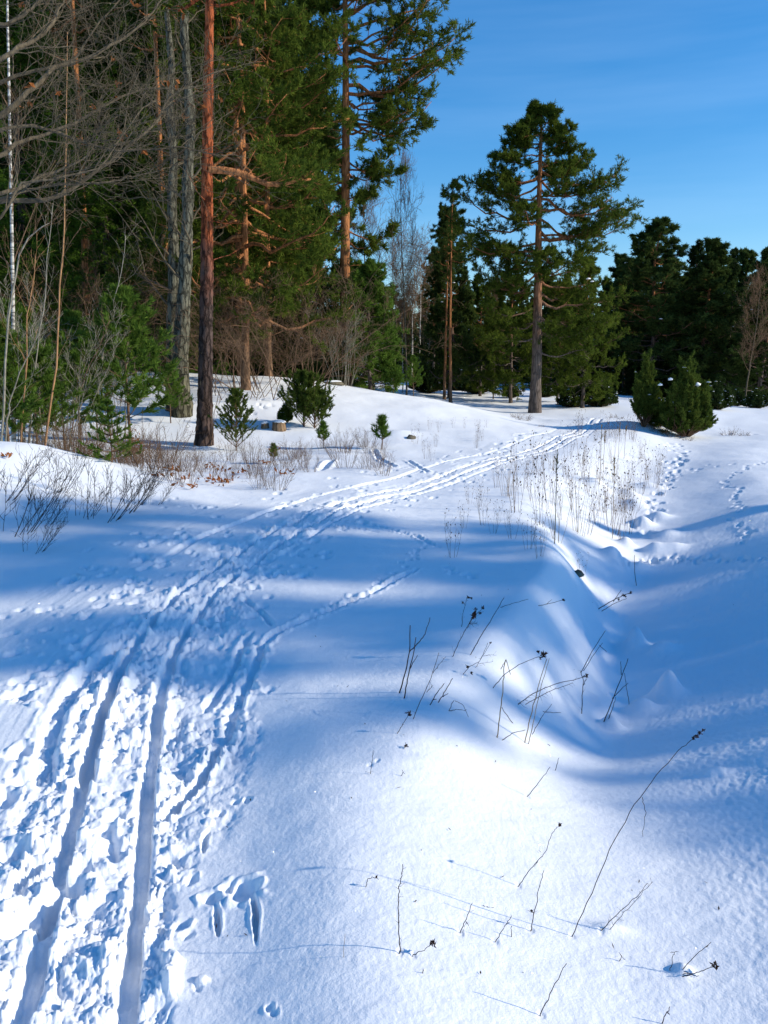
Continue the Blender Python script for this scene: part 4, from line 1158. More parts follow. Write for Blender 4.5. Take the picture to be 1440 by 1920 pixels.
# junipers
def juniper(seed, H, Rm, n_t, col=True, stems=14, tl=.07, tw=.016, open_=.25, mat=JUN_N, top=.55, m=6):
    global rng
    rng = np.random.default_rng(seed)
    G = Geo(); n = 9
    k = stems * 6; a = rng.random(k) * 6.283; f = rng.random(k) ** .5
    top_h = H * (1 - .5 * f ** 1.3) * (.6 + .4 * rng.random(k))
    s = np.linspace(0, 1, n); P = np.empty((k, n, 3))
    prof = lambda q: np.sin(np.clip(q, 0, 1) ** .75 * math.pi) ** .7 if col else (np.clip(q / .12, 0, 1) * (1 - q * .93))
    q = top_h[:, None] * s / H
    rad = Rm * f[:, None] * (.25 * np.clip(s * 3, 0, 1) + .75 * prof(q * .96))
    P[..., 0] = np.cos(a)[:, None] * rad; P[..., 1] = np.sin(a)[:, None] * rad; P[..., 2] = top_h[:, None] * s
    P += np.cumsum(rng.standard_normal(P.shape) * .012, 1)
    P[:, 0, 2] = -.08
    RL = .014 * (H / 2.5) * (.5 + rng.random(k))[:, None] * (1 - .8 * s)
    tubes(G, P, RL, 4)
    B, RB = spawn(P, RL, 12, open_, 1, .08 * H / 2.5 + .03, .44 * H / 2.5, .6, .3, .4, .15, 4, rscale=.6, rmin=.003, lenfall=.2)
    tubes(G, B, RB, 3)
    NG = Geo(); kt = max(2, n_t // len(B))
    pp, TT, _ = pt_on(B, .1 + .9 * rng.random((len(B), kt))); tufts(NG, pp.reshape(-1, 3), norm(TT.reshape(-1, 3) + [0, 0, .4]), tl, tw, m, .6)
    return dict(branches=G.mesh('branches', BARK_TWIG), foliage=NG.mesh('foliage', mat, False), P=B)
def jun(d, base, label, rz=0, s=1, name='juniper_bush', cat='juniper bush', group=None):
    o = empty(name, base, rz); tag(o, label, cat, group); o.scale = (s, s, s)
    link('branches', d['branches'], o)['kind'] = 'stuff'; link('foliage', d['foliage'], o)['kind'] = 'stuff'
    return o
b = gp(1207, 800); H = hpx(1207, 800, 655, b.y)
j1 = juniper(191, H, .30, 11000, True, 9, .085, .022, .3); jo = jun(j1, b, 'narrow upright juniper, left of the two beside the gully')
snow_bits(jo, j1, 5, .05, 1)
b = gp(1285, 818); H = hpx(1285, 818, 650, b.y)
j2 = juniper(192, H, .80, 24000, False, 15, .085, .022, .12); jo2 = jun(j2, b, 'wide cone shaped juniper with lumps of snow, right of the narrow one')
snow_bits(jo2, j2, 26, .05, 2)
for i, (px, py, w) in enumerate([(1308, 722, .14), (1291, 696, .07), (1257, 712, .11), (1238, 722, .10), (1285, 735, .05), (1262, 755, .07)]):
    blob('snow_clump', CAP, jo2, at(px, py, b.y - .28) - b, (w * .7, w * .6, w * .55), 30 + i)
b3 = col_at(1236, b.y + 1.2)
j3 = juniper(193, 1.1, .4, 7000, False, 8, .08, .024, .1); jo3 = jun(j3, b3, 'low juniper bush filling the space between the two junipers'); snow_bits(jo3, j3, 34, .05, 3)
b = gp(570, 800); H = hpx(570, 800, 692, b.y)
j4 = young_pine(194, H, .03, 15, .80, JUN_N, .07, .016, 15, .02, .95); assemble('juniper_bush', j4, b, 0, 'wide green juniper bush on the slope right of the red pine', 'juniper bush', None, .88)
b4 = b + Vector((.28, -.1, 0)); b4.z = hgt(b4.x, b4.y)
j4b = young_pine(197, H * .55, .02, 10, .62, JUN_N, .07, .016, 15, .02, .95); assemble('juniper_bush', j4b, b4, 1, 'lower juniper stem leaning out of the right side of the wide green juniper', 'juniper bush')
b = gp(535, 792); dup(jo3, b, 1, .5, 'low dark juniper sprawling at the left foot of the wide green juniper', None)
b = gp(443, 845); H = hpx(443, 845, 735, b.y)
j5 = young_pine(195, H, .012, 12, .55, JUN_N, .05, .012, 9, .06, .75); assemble('juniper_bush', j5, b, 0, 'thin open juniper right of the red pine trunk', 'juniper bush')
# snowy low bushes at the far edge
jb = juniper(196, 1.6, 1.1, 5500, False, 10, .09, .035, .05, SPR_D)
b = gp(1118, 762); jbo = jun(jb, b, 'dark round bush speckled with snow right behind the lone pine', 0, 1.1, 'snowy_bush', 'snowy bush'); snow_bits(jbo, jb, 130, .055, 4)
for (px, dist, s_, lab) in [(1345, 43, 1.0, 'dark snowy bush right of the two junipers'), (1075, 42, .8, 'snow flecked bush at the right foot of the lone pine'), (895, 52, 1.2, 'snowy bush on the bank left of the lone pine'),
                            (960, 49, .6, 'small dark bush just left of the lone pine foot'), (860, 55, 1.2, 'snow dusted bush behind the two straight trunks'), (1420, 48, .8, 'low snowy bush at the right edge field border'),
                            (1380, 50, .7, 'low snowy bush left of the bare tree at the right'), (1022, 50, .8, 'snowy bush peeping out behind the lone pine'), (800, 50, 1.2, 'snowy heap of brush behind the bright young pine')]:
    dup(jbo, col_at(px, dist), srng.uniform(0, 6), s_, lab, None)
# small pines right of the lone pine
mp1 = pine(201, 9.5, .12, .10, 60, 2.7, prof_mid, BARK_PINE, PINE_N, 1.1, .16, .032, m=5, elev=(-.05, .5), flat=.5, dead=8)
b = col_at(1092, 41)
mo = assemble('pine_tree', mp1, b, 0, 'bushy mid sized pine with low green boughs just right of the lone pine', 'pine tree', None, hpx(1092, 755, 478, 41) / 9.5)
dup(mo, col_at(1045, 46), 2, 1.0 * hpx(1092, 755, 540, 41) / 9.5, 'green pine behind the trunk of the lone pine', None)
dup(mo, col_at(958, 45), 4, hpx(958, 745, 490, 45) / 9.5, 'green pine left behind the lone pine', None)
dup(mo, col_at(900, 50), 5, hpx(900, 745, 540, 50) / 9.5, 'dull green pine between the lone pine and the straight trunks', None)
tr('bA', 925, 48, 560, 'grey leafless tree in the shade left of the lone pine', wide=.8)

# ------------------------------------------------------------------ thickets of bare brush
def thing_bush(G, mat, loc, label, cat='bare bush', group=None, rz=0, name='bare_bush'):
    o = link(name, G.mesh(name, mat), None, loc); o.rotation_euler = (0, 0, rz); tag(o, label, cat, group); return o
G1, _ = bush(211, 4.2, 20, 4.6, BARK_TWIG, .014, (6, 5, 3), .16, rmin=.004, wig=.2, br=.55)
t1 = thing_bush(G1, BARK_TWIG, gtree(515, 25.5), 'big brown thicket of arching bare twigs under the green pine'); t1.scale = (1.25, 1.25, 1.15)
t2 = dup(t1, gtree(455, 24.8), 2, .9, 'brown twiggy thicket right behind the red pine'); 
dup(t1, gtree(560, 28), 4, .8, 'smaller brown thicket at the dark spruce foot')
dup(t1, gtree(270, 27), 1, 1.0, 'brown thicket in the shade left of the twin trunks')
dup(t1, gtree(150, 24), 5, 1.0, 'brown thicket behind the young pines at the left')
G2, _ = bush(212, 3.2, 14, 1.8, BARK_GREY, .014, (6, 4, 3), .0, rmin=.004, wig=.15)
t3 = thing_bush(G2, BARK_PALE, gtree(645, 31.5), 'pale bare shrub at the foot of the tall orange pine')
dup(t3, gtree(30, 17.5), 1, 1.1, 'pale bare shrub in the left brush')
dup(t3, gtree(105, 16.2), 3, .9, 'pale bare shrub between the bushy young pines')
dup(t3, gtree(210, 20), 4, .8, 'pale bare shrub around the open young pine')
# low brush along the left bank
G3, _ = bush(213, .62, 15, .45, BARK_TWIG, .004, (3, 3), 0, rmin=.002, wig=.10, br=.7)
lb0 = thing_bush(G3, BARK_TWIG, gp(330, 905), 'low bare twigs in the brushy strip left of the trail', 'twigs', 'low bare twigs of the brushy strip', 0, 'bare_twigs')
def strip_at(px):
    for lim_, t_ in [(300, 'left of the red pine, near the snow mound'), (400, 'in the brush right in front of the red pine'), (500, 'in the brush below the thin open juniper'), (580, 'in the brush below the wide green juniper'), (660, 'around the crooked pine seedling')]:
        if px < lim_: return t_
    return 'on open snow near the lone seedling'
lb0['label'] = 'low bare twigs ' + strip_at(330); lb0['group'] = 'low bare twigs ' + strip_at(330)
for k in range(52):
    px = frng.uniform(200, 720); py = 858 + frng.uniform(0, 62) if px < 560 else frng.uniform(835, 900)
    if px < 340 and py > 895: py = frng.uniform(860, 895)
    dup(lb0, gp(px, py), frng.uniform(0, 6), frng.uniform(.4, 1.05), 'low bare twigs ' + strip_at(px), 'low bare twigs ' + strip_at(px))
for k in range(26):
    px = frng.uniform(0, 330); dist = frng.uniform(13.5, 17.5)
    dup(lb0, col_at(px, dist), frng.uniform(0, 6), frng.uniform(.7, 1.7), 'bare twigs growing behind the snow mound at the left', 'bare twigs behind the snow mound')
# brush in the shaded left foreground, leaning right
G4, _ = bush(214, .95, 8, .7, STALK, .006, (5, 3), 0, lean=(.35, -.05), rmin=.0035, wig=.07, br=.75)
fb = thing_bush(G4, STALK, gp(20, 1000), 'dark leaning twigs at the left edge, lowest clump on the shaded slope', 'twigs', None, 0, 'bare_twigs')
for (px, py, s_, rz, lab) in [(0, 935, .85, .3, 'dark twigs at the left edge above the lowest clump'), (75, 985, .55, .2, 'short dark twigs between the edge clump and the dense clump'), (105, 920, .75, -.3, 'dark twigs high on the mound at the left'),
                              (190, 975, .9, .1, 'dense dark clump of leaning twigs on the shaded bank'), (225, 960, .8, .4, 'dark leaning twigs just right of the dense clump'), (155, 968, .6, -.2, 'short upright twigs left of the dense clump'),
                              (60, 1035, .5, .1, 'small dark twigs lowest at the left on the shaded snow'), (290, 945, .4, .3, 'thin twigs at the right end of the mound'), (250, 945, .6, .5, 'spread twigs near the right end of the mound')]:
    dup(fb, gp(px, py), rz, s_, lab)

# grasses and weeds along the gully
G5, P5 = bush(221, 1.0, 9, .28, STRAW, .0032, (2,), 0, rmin=.0018, wig=.05, br=.3)
gs = thing_bush(G5, STRAW, gp(1085, 1000), 'tall straw stems on the bank just above the dark hole in the snow', 'dry grass', None, 0, 'dry_grass')
G6, P6 = bush(222, .95, 6, .35, BARK_TWIG, .0035, (4, 2), 0, rmin=.0018, wig=.08, br=.5)
rng = np.random.default_rng(3)
heads = Geo(); tp = P6[:, -1]; tp = tp[rng.random(len(tp)) < .35]
G6.add(np.zeros((0, 3)), np.zeros((0, 3), int)) if False else None
for t in tp:
    tufts(G6, t[None].repeat(2, 0), np.array([[0, 0, 1.]] * 2), .016, .014, 5, .9)
ws = thing_bush(G6, BARK_TWIG, gp(1150, 1000), 'tall dark weed stalks at the bottom of the gully bend', 'dry weeds', None, 0, 'dry_weeds')
for k, (px, py) in enumerate([(1045, 1015), (1010, 985), (1120, 985), (1155, 965), (1175, 985), (1140, 940), (1165, 935), (1190, 955), (1105, 925), (1125, 900), (1075, 935), (1060, 900), (1150, 905), (1180, 900),
                 (1200, 925), (1215, 900), (1240, 930), (1235, 885), (1090, 870), (1120, 860), (1065, 860), (1150, 870), (1195, 870), (1100, 1000), (1165, 1010), (1030, 945), (965, 960), (950, 930), (980, 915),
                 (1010, 890), (1035, 880), (1140, 985), (1180, 1000), (1205, 860), (1080, 960), (1000, 940), (1130, 960), (930, 915), (1055, 975), (1170, 960), (1225, 915), (1095, 900)]):
    src = ws if k % 3 else gs
    dup(src, gp(px, py), frng.uniform(0, 6), frng.uniform(.45, 1.0), 'dry weed stalks in the sunlit tangle between trail and gully' if src is ws else 'dry straw tuft in the sunlit tangle between trail and gully',
        'weed stalks in the sunlit tangle' if src is ws else 'straw tufts in the sunlit tangle')
for k, (px, py) in enumerate([(905, 985), (870, 990), (850, 1045), (925, 1000), (960, 1010), (990, 1030), (1010, 1045), (1090, 1085), (900, 950), (880, 945)]):
    dup(ws, gp(px, py), frng.uniform(0, 6), frng.uniform(.3, .5), 'small dark weeds on the shaded crest of the bank', 'small weeds on the shaded crest')
for k in range(18):
    px, py = frng.uniform(720, 930), frng.uniform(800, 870)
    dup(ws, gp(px, py), frng.uniform(0, 6), frng.uniform(.2, .55), 'thin dry weeds poking from the sunny snow left of the trail', 'thin weeds left of the trail')
for k in range(14):
    px, py = frng.uniform(1110, 1160), frng.uniform(815, 835)
    dup(ws, gp(px - 40 + k * 8, py), frng.uniform(0, 6), frng.uniform(.5, .8), 'dry weeds on the far bank near the end of the trail', 'weeds near the end of the trail')
# tall single straws in front of the far bank
for i, (px, py, top, r_) in enumerate([(1124, 905, 800, .006), (1130, 900, 812, .005), (1158, 880, 795, .005), (1040, 1020, 850, .006), (1148, 1010, 860, .005), (1170, 860, 798, .005)]):
    b_ = gp(px, py); t_ = at(px + 5, top, b_.y) - b_
    A = np.array([[0, 0, -.05], [t_.x * .2, 0, t_.z * .35], [t_.x * .6, .01, t_.z * .7], [t_.x, .02, t_.z]]); g = Geo()
    tubes(g, A[None], np.array([[r_, r_ * .8, r_ * .7, r_ * .5]]), 5)
    pp, TT, _ = pt_on(A[None], .75 + .25 * rng.random((1, 14))); tufts(g, pp[0], norm(TT[0]), .05, .01, 3, .3)
    thing_bush(g, STRAW, b_, ['tallest straw in the pair at the far bank', 'shorter straw of the pair at the far bank', 'lone straw right of the pair at the far bank', 'tall straw on the crest left of the tangle',
                              'tall straw in the middle of the tangle', 'short straw below the narrow juniper'][i], 'dry straw', None, 0, 'dry_straw')
# brown heath under the junipers, tufts on the field
G7, _ = bush(231, .4, 40, .7, BARK_TWIG, .004, (3, 2), 0, rmin=.0025, wig=.15)
h1 = thing_bush(G7, BARK_TWIG, gp(1262, 820), 'brown heather at the foot of the cone shaped juniper', 'heather', None, 0, 'heather')
for (px, py, s_, lab) in [(1240, 812, 1.0, 'brown heather between the two juniper stems'), (1228, 806, .7, 'brown heather right of the narrow juniper foot'), (1290, 826, .6, 'brown heather at the front edge of the cone shaped juniper'),
                          (1368, 816, .9, 'wide grey tuft alone on the right field'), (1395, 817, .6, 'small grey tuft alone on the right field'), (982, 788, .9, 'dark heather at the pointed end of the snow hill'),
                          (965, 783, .6, 'dark sprig of heather on the tip of the hill'), (1015, 800, .3, 'tiny dark sprig in front of the lone pine'), (1150, 783, .5, 'dark sprigs in the shade left of the narrow juniper'), (1165, 785, .4, 'dark sprigs next to the narrow juniper')]:
    dup(h1, gp(px, py), frng.uniform(0, 6), s_, lab)

# ------------------------------------------------------------------ stones, stump, dead leaves
def stone(px, py, sc, label, seed, cap=True):
    b_ = gp(px, py); o = empty('stone', b_); tag(o, label, 'stone')
    blob('rock', STONE, o, (0, 0, 0), sc, seed, None, .35)
    if cap: blob('snow_cap', CAP, o, (-sc[0] * .1, sc[1] * .1, sc[2] * .75), (sc[0] * .85, sc[1] * .9, sc[2] * .5), seed + 1, None, .2)
    return o
stone(771, 822, (.11, .12, .09), 'small bare stone on the sunny snow beside the seedling', 3, False)
stone(625, 721, (.4, .4, .13), 'dark stone on the hill crest, left of the pair', 4)
stone(672, 726, (.55, .4, .2), 'larger dark stone on the hill crest, right of the pair', 6)
def stump(px, py, r_, h_, label, seed):
    b_ = gp(px, py); o = empty('tree_stump', b_); tag(o, label, 'tree stump')
    line = np.array([[0, 0, -.1], [0, 0, h_ * .5], [0, .01, h_]]); g = Geo(); tubes(g, line[None], np.array([[r_ * 1.2, r_, r_ * .95]]), 14, .07)
    link('stump_wood', g.mesh('stump_wood', WOODCUT), o); blob('snow_cap', CAP, o, (0, 0, h_), (r_ * .95, r_ * .95, .07), seed)
stump(524, 806, .17, .19, 'sawn tree stump with a snow cap left of the wide juniper', 8)
stump(497, 803, .10, .12, 'smaller stump just left of the sawn one', 9)
stone(1083, 1078, (.07, .06, .05), 'dark brown stone half buried in the bank of the gully', 10, False)
def leaves(loc, n, rad, size, name, label, cat='dry leaves', zz=.1, seed=0):
    r_ = np.random.default_rng(seed); g = Geo()
    p = r_.standard_normal((n, 3)) * np.array([rad, rad * .6, zz * .4]); p[:, 2] = np.abs(p[:, 2]) + .02
    for q in p:
        a = norm(r_.standard_normal(3)); b_ = norm(np.cross(a, r_.standard_normal(3))); c_ = np.cross(a, b_) * size * .3
        w_ = size * r_.uniform(.6, 1.2)
        V = np.array([q - a * w_, q - b_ * w_ * .45 + c_, q + a * w_, q + b_ * w_ * .45 + c_, q])
        g.add(V, np.array([[0, 1, 4], [1, 2, 4], [2, 3, 4], [3, 0, 4]]))
    o = link(name, g.mesh(name, DRYLEAF, False), None, loc); tag(o, label, cat, None, 'stuff'); return o
for i, (px, py) in enumerate([(5, 858), (300, 895), (345, 900), (395, 905), (405, 910), (430, 905), (455, 890), (500, 870), (535, 890), (395, 880), (420, 885), (520, 845), (248, 850), (318, 885), (360, 918)]):
    leaves(gp(px, py), 12, .09, .045, 'dead_leaves', 'curled brown leaves caught in the brush left of the trail', 'dry leaves', .12, i)
leaves(gp(246, 846), 90, .12, .06, 'dead_leaves', 'tawny dead grass and leaves round the foot of the open young pine', 'dry leaves', .35, 40)

# ------------------------------------------------------------------ overhanging leafless tree, upper left, rooted outside the frame
ob = Vector((-6.9, 9.6, hgt(-6.9, 9.6)))
oak = empty('bare_tree', ob); tag(oak, 'leafless tree reaching grey branches with a few brown leaves in from the upper left', 'bare tree')
rng = np.random.default_rng(99)
tl_ = np.array([[0, 0, -.3], [.05, 0, 1], [.0, .1, 2], [.1, .05, 3], [.0, 0, 4.2], [-.1, .1, 5.5], [.1, .1, 7], [.0, .2, 9]])
g = Geo(); tubes(g, tl_[None], np.array([[.30, .24, .21, .19, .16, .13, .09, .05]]), 16, .04); link('trunk', g.mesh('trunk', BARK_LICHEN), oak)
limbs_px = [(a_, b9, c9 * .64, d9) for (a_, b9, c9, d9) in [([(0, 377), (52, 378), (90, 375), (139, 347), (208, 295), (264, 250), (299, 208), (312, 174), (364, 139), (417, 118)], 9.0, .042, 2.4),
            ([(0, 363), (21, 354), (62, 330), (104, 319), (146, 292), (165, 285)], 8.4, .036, 2.4),
            ([(0, 219), (42, 180), (76, 153), (115, 118), (167, 100), (208, 73), (243, 55), (278, 28), (299, 0), (330, -40)], 9.2, .045, 3.2),
            ([(0, 121), (49, 97), (83, 66), (104, 28), (122, 0), (150, -60)], 8.2, .040, 3.8),
            ([(0, 300), (25, 270), (60, 256), (104, 240), (146, 222), (194, 188), (243, 163), (285, 156), (347, 149), (396, 138)], 9.6, .036, 2.9),
            ([(0, 240), (50, 232), (110, 246), (160, 262), (230, 273), (320, 262), (372, 272), (425, 278)], 8.6, .028, 2.7),
            ([(0, 160), (70, 140), (125, 131), (150, 115), (190, 60), (230, 10), (240, -30)], 9.9, .032, 3.3),
            ([(60, 360), (130, 350), (215, 347), (264, 340), (312, 323), (350, 310)], 8.9, .022, 2.4),
            ([(0, 420), (40, 340), (110, 330), (187, 312), (235, 240), (270, 200), (300, 190)], 8.1, .022, 2.3),
            ([(0, 60), (60, 30), (90, 0), (130, -60)], 9.3, .04, 4.2)]]
tw_g = Geo(); leafpts = []
for (pts, dist, r_, zb) in limbs_px:
    A = [list(at(px, py, dist + .12 * i) - ob) for i, (px, py) in enumerate(pts)]
    root = np.array([0, 0, zb]); first = np.array(A[0])
    A = [list(root), list(root * .5 + first * .5 + np.array([0, 0, .15]))] + A
    A = np.array(A); t_ = np.linspace(0, 1, len(A)); tt = np.linspace(0, 1, 30)
    A = np.stack([np.interp(tt, t_, A[:, c]) for c in range(3)], -1)
    A[3:] += np.cumsum(rng.standard_normal((27, 3)) * .012, 0) * .8
    ra_ = r_ * (1.35 - 1.12 * tt ** .8)
    g = Geo(); tubes(g, A[None], ra_[None], 9, .05); link('limb', g.mesh('limb', BARK_GREY), oak)
    P, Q = spawn(A[None], ra_[None], 14, .25, 1, .5, 1.5, .65, .3, .12, .17, 9, rscale=.40, rmin=.005, lenfall=.35); tubes(tw_g, P, Q, 6)
    P2, Q2 = spawn(P, Q, 6, .2, 1, .25, .75, .7, .25, .05, .2, 7, rscale=.5, rmin=.003, lenfall=.3); tubes(tw_g, P2, Q2, 5)
    P3, Q3 = spawn(P2, Q2, 4, .25, 1, .08, .28, .7, .3, .05, .22, 5, rscale=.6, rmin=.002, lenfall=.2); tubes(tw_g, P3, Q3, 3)
    leafpts += list(P2[rng.integers(0, len(P2), 3), -1])
link('branches', tw_g.mesh('branches', BARK_GREY), oak)['kind'] = 'stuff'
g = Geo()
for q in leafpts:
    for _ in range(3):
        qq = q + rng.standard_normal(3) * .015 - np.array([0, 0, .03]); a = norm(rng.standard_normal(3) + [0, 0, -.8]); b_ = norm(np.cross(a, rng.standard_normal(3))); c_ = np.cross(a, b_) * .012
        V = np.array([qq - a * .04, qq - b_ * .02 + c_, qq + a * .04, qq + b_ * .02 + c_, qq]); g.add(V, np.array([[0, 1, 4], [1, 2, 4], [2, 3, 4], [3, 0, 4]]))
link('leaves', g.mesh('leaves', DRYLEAF, False), oak)['kind'] = 'stuff'

# ------------------------------------------------------------------ foreground stalks, each its own thing
def stalk(label, lines, heads=(), mat=STALK, r=.0022, name='dry_stalk', cat='dry stalk', lean=0.0, leafy_=0):
    """lines: polylines of photo pixels; the first point of the first one is where it leaves the snow"""
    b_ = gp(*lines[0][0]); g = Geo(); seed = abs(hash(str(lines[0][0]))) % 1000
    rl = np.random.default_rng(int(lines[0][0][0] * 7 + lines[0][0][1]))
    for li, ln_ in enumerate(lines):
        A = np.array([list(at(px, py, b_.y + lean * i / max(1, len(ln_) - 1)) - b_) for i, (px, py) in enumerate(ln_)])
        if li == 0: A = np.concatenate([A[:1] + [[0, 0, -.03]], A])
        n_ = 4 * len(A); t_ = np.linspace(0, 1, len(A)); tt = np.linspace(0, 1, n_)
        A = np.stack([np.interp(tt, t_, A[:, c]) for c in range(3)], -1)
        A[1:] += rl.standard_normal((n_ - 1, 3)) * .0012
        k = 1.0 if li == 0 else .7
        sz_ = b_.y / 3.2
        tubes(g, A[None], (r * k * sz_ ** .3 * (1 - .45 * tt))[None], 5)
        if leafy_:
            P, Q = spawn(A[None], (r * (1 - .4 * tt))[None], leafy_, .15, 1, .012 * sz_, .05 * sz_, .7, .4, -.1, .3, 4, rscale=.6, rmin=.0008); tubes(g, P, Q, 3)
    o = link(name, g.mesh(name, mat), None, b_)
    if not heads: return tag(o, label, cat)
    root = empty(name, b_); o.name = 'stem'; o.parent = root; o.location = (0, 0, 0); root.name = name
    tag(root, label, cat)
    for hi, (px, py, hr) in enumerate(heads):
        p = at(px, py, b_.y + lean) - b_
        hg = Geo(); c0 = np.array(list(p))
        tufts(hg, c0[None].repeat(9, 0) + rl.standard_normal((9, 3)) * hr * .3, norm(rl.standard_normal((9, 3)) + [0, 0, .6]), hr * .85, hr * .45, 4, .8)
        link('seed_head', hg.mesh('seed_head', SEED, False), root)
    return root
S = stalk
S('longest bent grass stem with a feathery tip, reaching up right across the blue snow', [[(1073, 1755), (1107, 1680), (1145, 1590), (1185, 1515), (1230, 1455), (1275, 1405), (1300, 1385), (1322, 1366)], [(1204, 1495), (1211, 1520), (1205, 1570)]], mat=STALK, r=.0017, name='grass_stem', cat='grass stem',
  heads=[(1300, 1385, .006), (1306, 1379, .007), (1312, 1374, .007), (1318, 1369, .006)])
S('upright dark stalk wrapped in curled leaves, tallest of the lower left weeds', [[(750, 1785), (748, 1735), (747, 1680), (752, 1645), (755, 1622)]], leafy_=16, r=.002)
S('small hooked weed left of the wrapped stalk', [[(686, 1664), (688, 1650), (698, 1644), (710, 1648)], [(704, 1645), (708, 1640)]], [(706, 1644, .005)], r=.0015)
S('very thin short straw at the left of the lower weeds', [[(644, 1795), (647, 1750)]], r=.001, mat=STRAW)
S('short leaning stem ending in a brown seed head, below the wrapped stalk', [[(775, 1790), (795, 1780), (812, 1768)]], [(811, 1768, .010)], r=.0016)
S('stub of a stem barely out of the snow', [[(793, 1825), (793, 1816)]], r=.002)
S('leaning stalk with one drooping leaf, centre bottom', [[(864, 1748), (874, 1722), (885, 1692)], [(873, 1728), (879, 1735)]], r=.0018, leafy_=3)
S('horizontal floating twig tip above the drooping leaf stalk', [[(905, 1698), (915, 1700), (926, 1703)]], r=.0013)
S('leaning stalk left of the tiny stub, centre bottom', [[(928, 1765), (944, 1742), (960, 1716)], [(950, 1733), (955, 1729)]], r=.0016)
S('tiny upright stub beside the leaning stalk', [[(958, 1757), (959, 1735)]], r=.0018)
S('dark straight stalk with a leaf knot, below the curved bud stem', [[(995, 1745), (1004, 1700), (1012, 1660), (1019, 1633)], [(1001, 1712), (995, 1706)]], [(997, 1708, .005)], r=.0018, leafy_=4)
S('curved stem with a single dark bud at its top', [[(973, 1661), (990, 1635), (1010, 1612), (1024, 1596), (1030, 1575), (1040, 1556), (1049, 1548)], [(1008, 1614), (1002, 1625)]], [(1050, 1547, .009)], r=.0016)
S('pair of leaning stalks with hanging dry leaves, lower right', [[(1128, 1742), (1160, 1712), (1195, 1680), (1214, 1656)], [(1138, 1748), (1165, 1718), (1196, 1684), (1224, 1652)]], r=.0016, leafy_=9)
S('plain leaning stalk, lowest of the middle weeds', [[(1014, 1903), (1035, 1855), (1062, 1806)]], r=.002)
S('stalk cut by the bottom edge, lower right', [[(1241, 1918), (1250, 1900), (1257, 1887)], [(1252, 1898), (1256, 1902)]], r=.002)
S('spray of stems with a red brown seed head, beside the small snow lump', [[(1278, 1832), (1300, 1826), (1320, 1818), (1340, 1811)], [(1282, 1822), (1300, 1829), (1312, 1830)], [(1280, 1828), (1300, 1824)]], [(1341, 1811, .011)], r=.0018)
S('bare slanting stem above the spray with the seed head', [[(1280, 1818), (1305, 1790), (1333, 1766)], [(1322, 1776), (1328, 1774)]], r=.0016)
S('small forked weed behind the snow lump', [[(1257, 1820), (1261, 1800), (1264, 1785)], [(1264, 1785), (1272, 1784)], [(1263, 1785), (1257, 1786)]], r=.0014)
S('tiny curled leaf scrap left of the forked weed', [[(1162, 1802), (1166, 1792), (1160, 1786)], [(1166, 1793), (1172, 1800)]], r=.0014)
S('dark scrap of leaf low in the middle', [[(978, 1824), (984, 1830), (992, 1828)], [(984, 1829), (980, 1822)]], r=.0018)
S('short leaning straw pair, upper of the two', [[(989, 1493), (1010, 1467), (1031, 1438)]], r=.002)
S('short upright straw right of the leaning one', [[(1041, 1444), (1048, 1421)]], r=.002)
S('tiny twisted weed in the bright snow', [[(752, 1455), (756, 1448), (753, 1443)], [(755, 1448), (760, 1451)]], r=.0015)
S('single small upright weed in the bright snow, left of the others', [[(694, 1451), (698, 1425), (700, 1408)]], r=.0013, leafy_=4)
S('round dark seed head lying on the bright snow', [[(758, 1402), (762, 1399)]], [(761, 1398, .010)], r=.0015)
# second tier, in the shade
S('sturdy forked twig, tallest in the left group of the shade', [[(749, 1299), (760, 1262), (768, 1220), (769, 1172)], [(768, 1222), (785, 1205), (797, 1190), (807, 1158)]], r=.004, name='dry_twig', cat='dry twig')
S('thick twig leaning beside the sturdy forked one', [[(758, 1308), (765, 1270), (775, 1225), (780, 1195)], [(768, 1255), (783, 1228)]], r=.0035, name='dry_twig', cat='dry twig')
S('fine branching weed right of the forked twigs', [[(774, 1348), (795, 1300), (812, 1262), (823, 1224)], [(800, 1298), (812, 1285)], [(812, 1262), (836, 1231)]], r=.002, leafy_=6, lean=.1)
S('short knobbly twig, left one of two side by side', [[(806, 1322), (818, 1300), (834, 1281)], [(812, 1312), (818, 1311)]], r=.003, name='dry_twig', cat='dry twig')
S('short knobbly twig, right one of two side by side', [[(822, 1318), (835, 1295), (849, 1272)], [(830, 1306), (840, 1300)]], r=.003, name='dry_twig', cat='dry twig')
S('drooping seed stem at the shadow edge', [[(745, 1375), (755, 1358), (768, 1338)]], [(767, 1338, .013)], r=.002)
S('bent triangle of straw on the shaded snow', [[(840, 1333), (855, 1331), (875, 1331)], [(842, 1332), (850, 1313), (868, 1322), (878, 1345)]], r=.0022)
S('tall weed with many round buds in the shade', [[(849, 1231), (865, 1195), (880, 1168), (893, 1145)], [(876, 1178), (885, 1160), (905, 1140)], [(880, 1170), (895, 1168)]], [(888, 1152, .022), (905, 1140, .012), (900, 1150, .010), (893, 1142, .01)], r=.0022, leafy_=10)
S('thin weed with three buds left of the many budded one', [[(866, 1175), (868, 1150), (876, 1120)], [(872, 1135), (868, 1128)]], [(878, 1120, .012), (868, 1130, .009), (884, 1122, .008)], r=.0018, leafy_=5)
S('long straight stalk leaning right, beside the many budded weed', [[(882, 1228), (900, 1195), (925, 1155), (945, 1121)]], r=.0028)
S('low arc of straw leading right from the long straight stalk', [[(938, 1139), (960, 1132), (991, 1123)]], r=.002)
S('fine dark scraps under the budded weed', [[(868, 1265), (880, 1250), (900, 1240), (915, 1205)], [(880, 1250), (872, 1246)]], [(884, 1262, .010), (877, 1250, .01)], r=.0018)
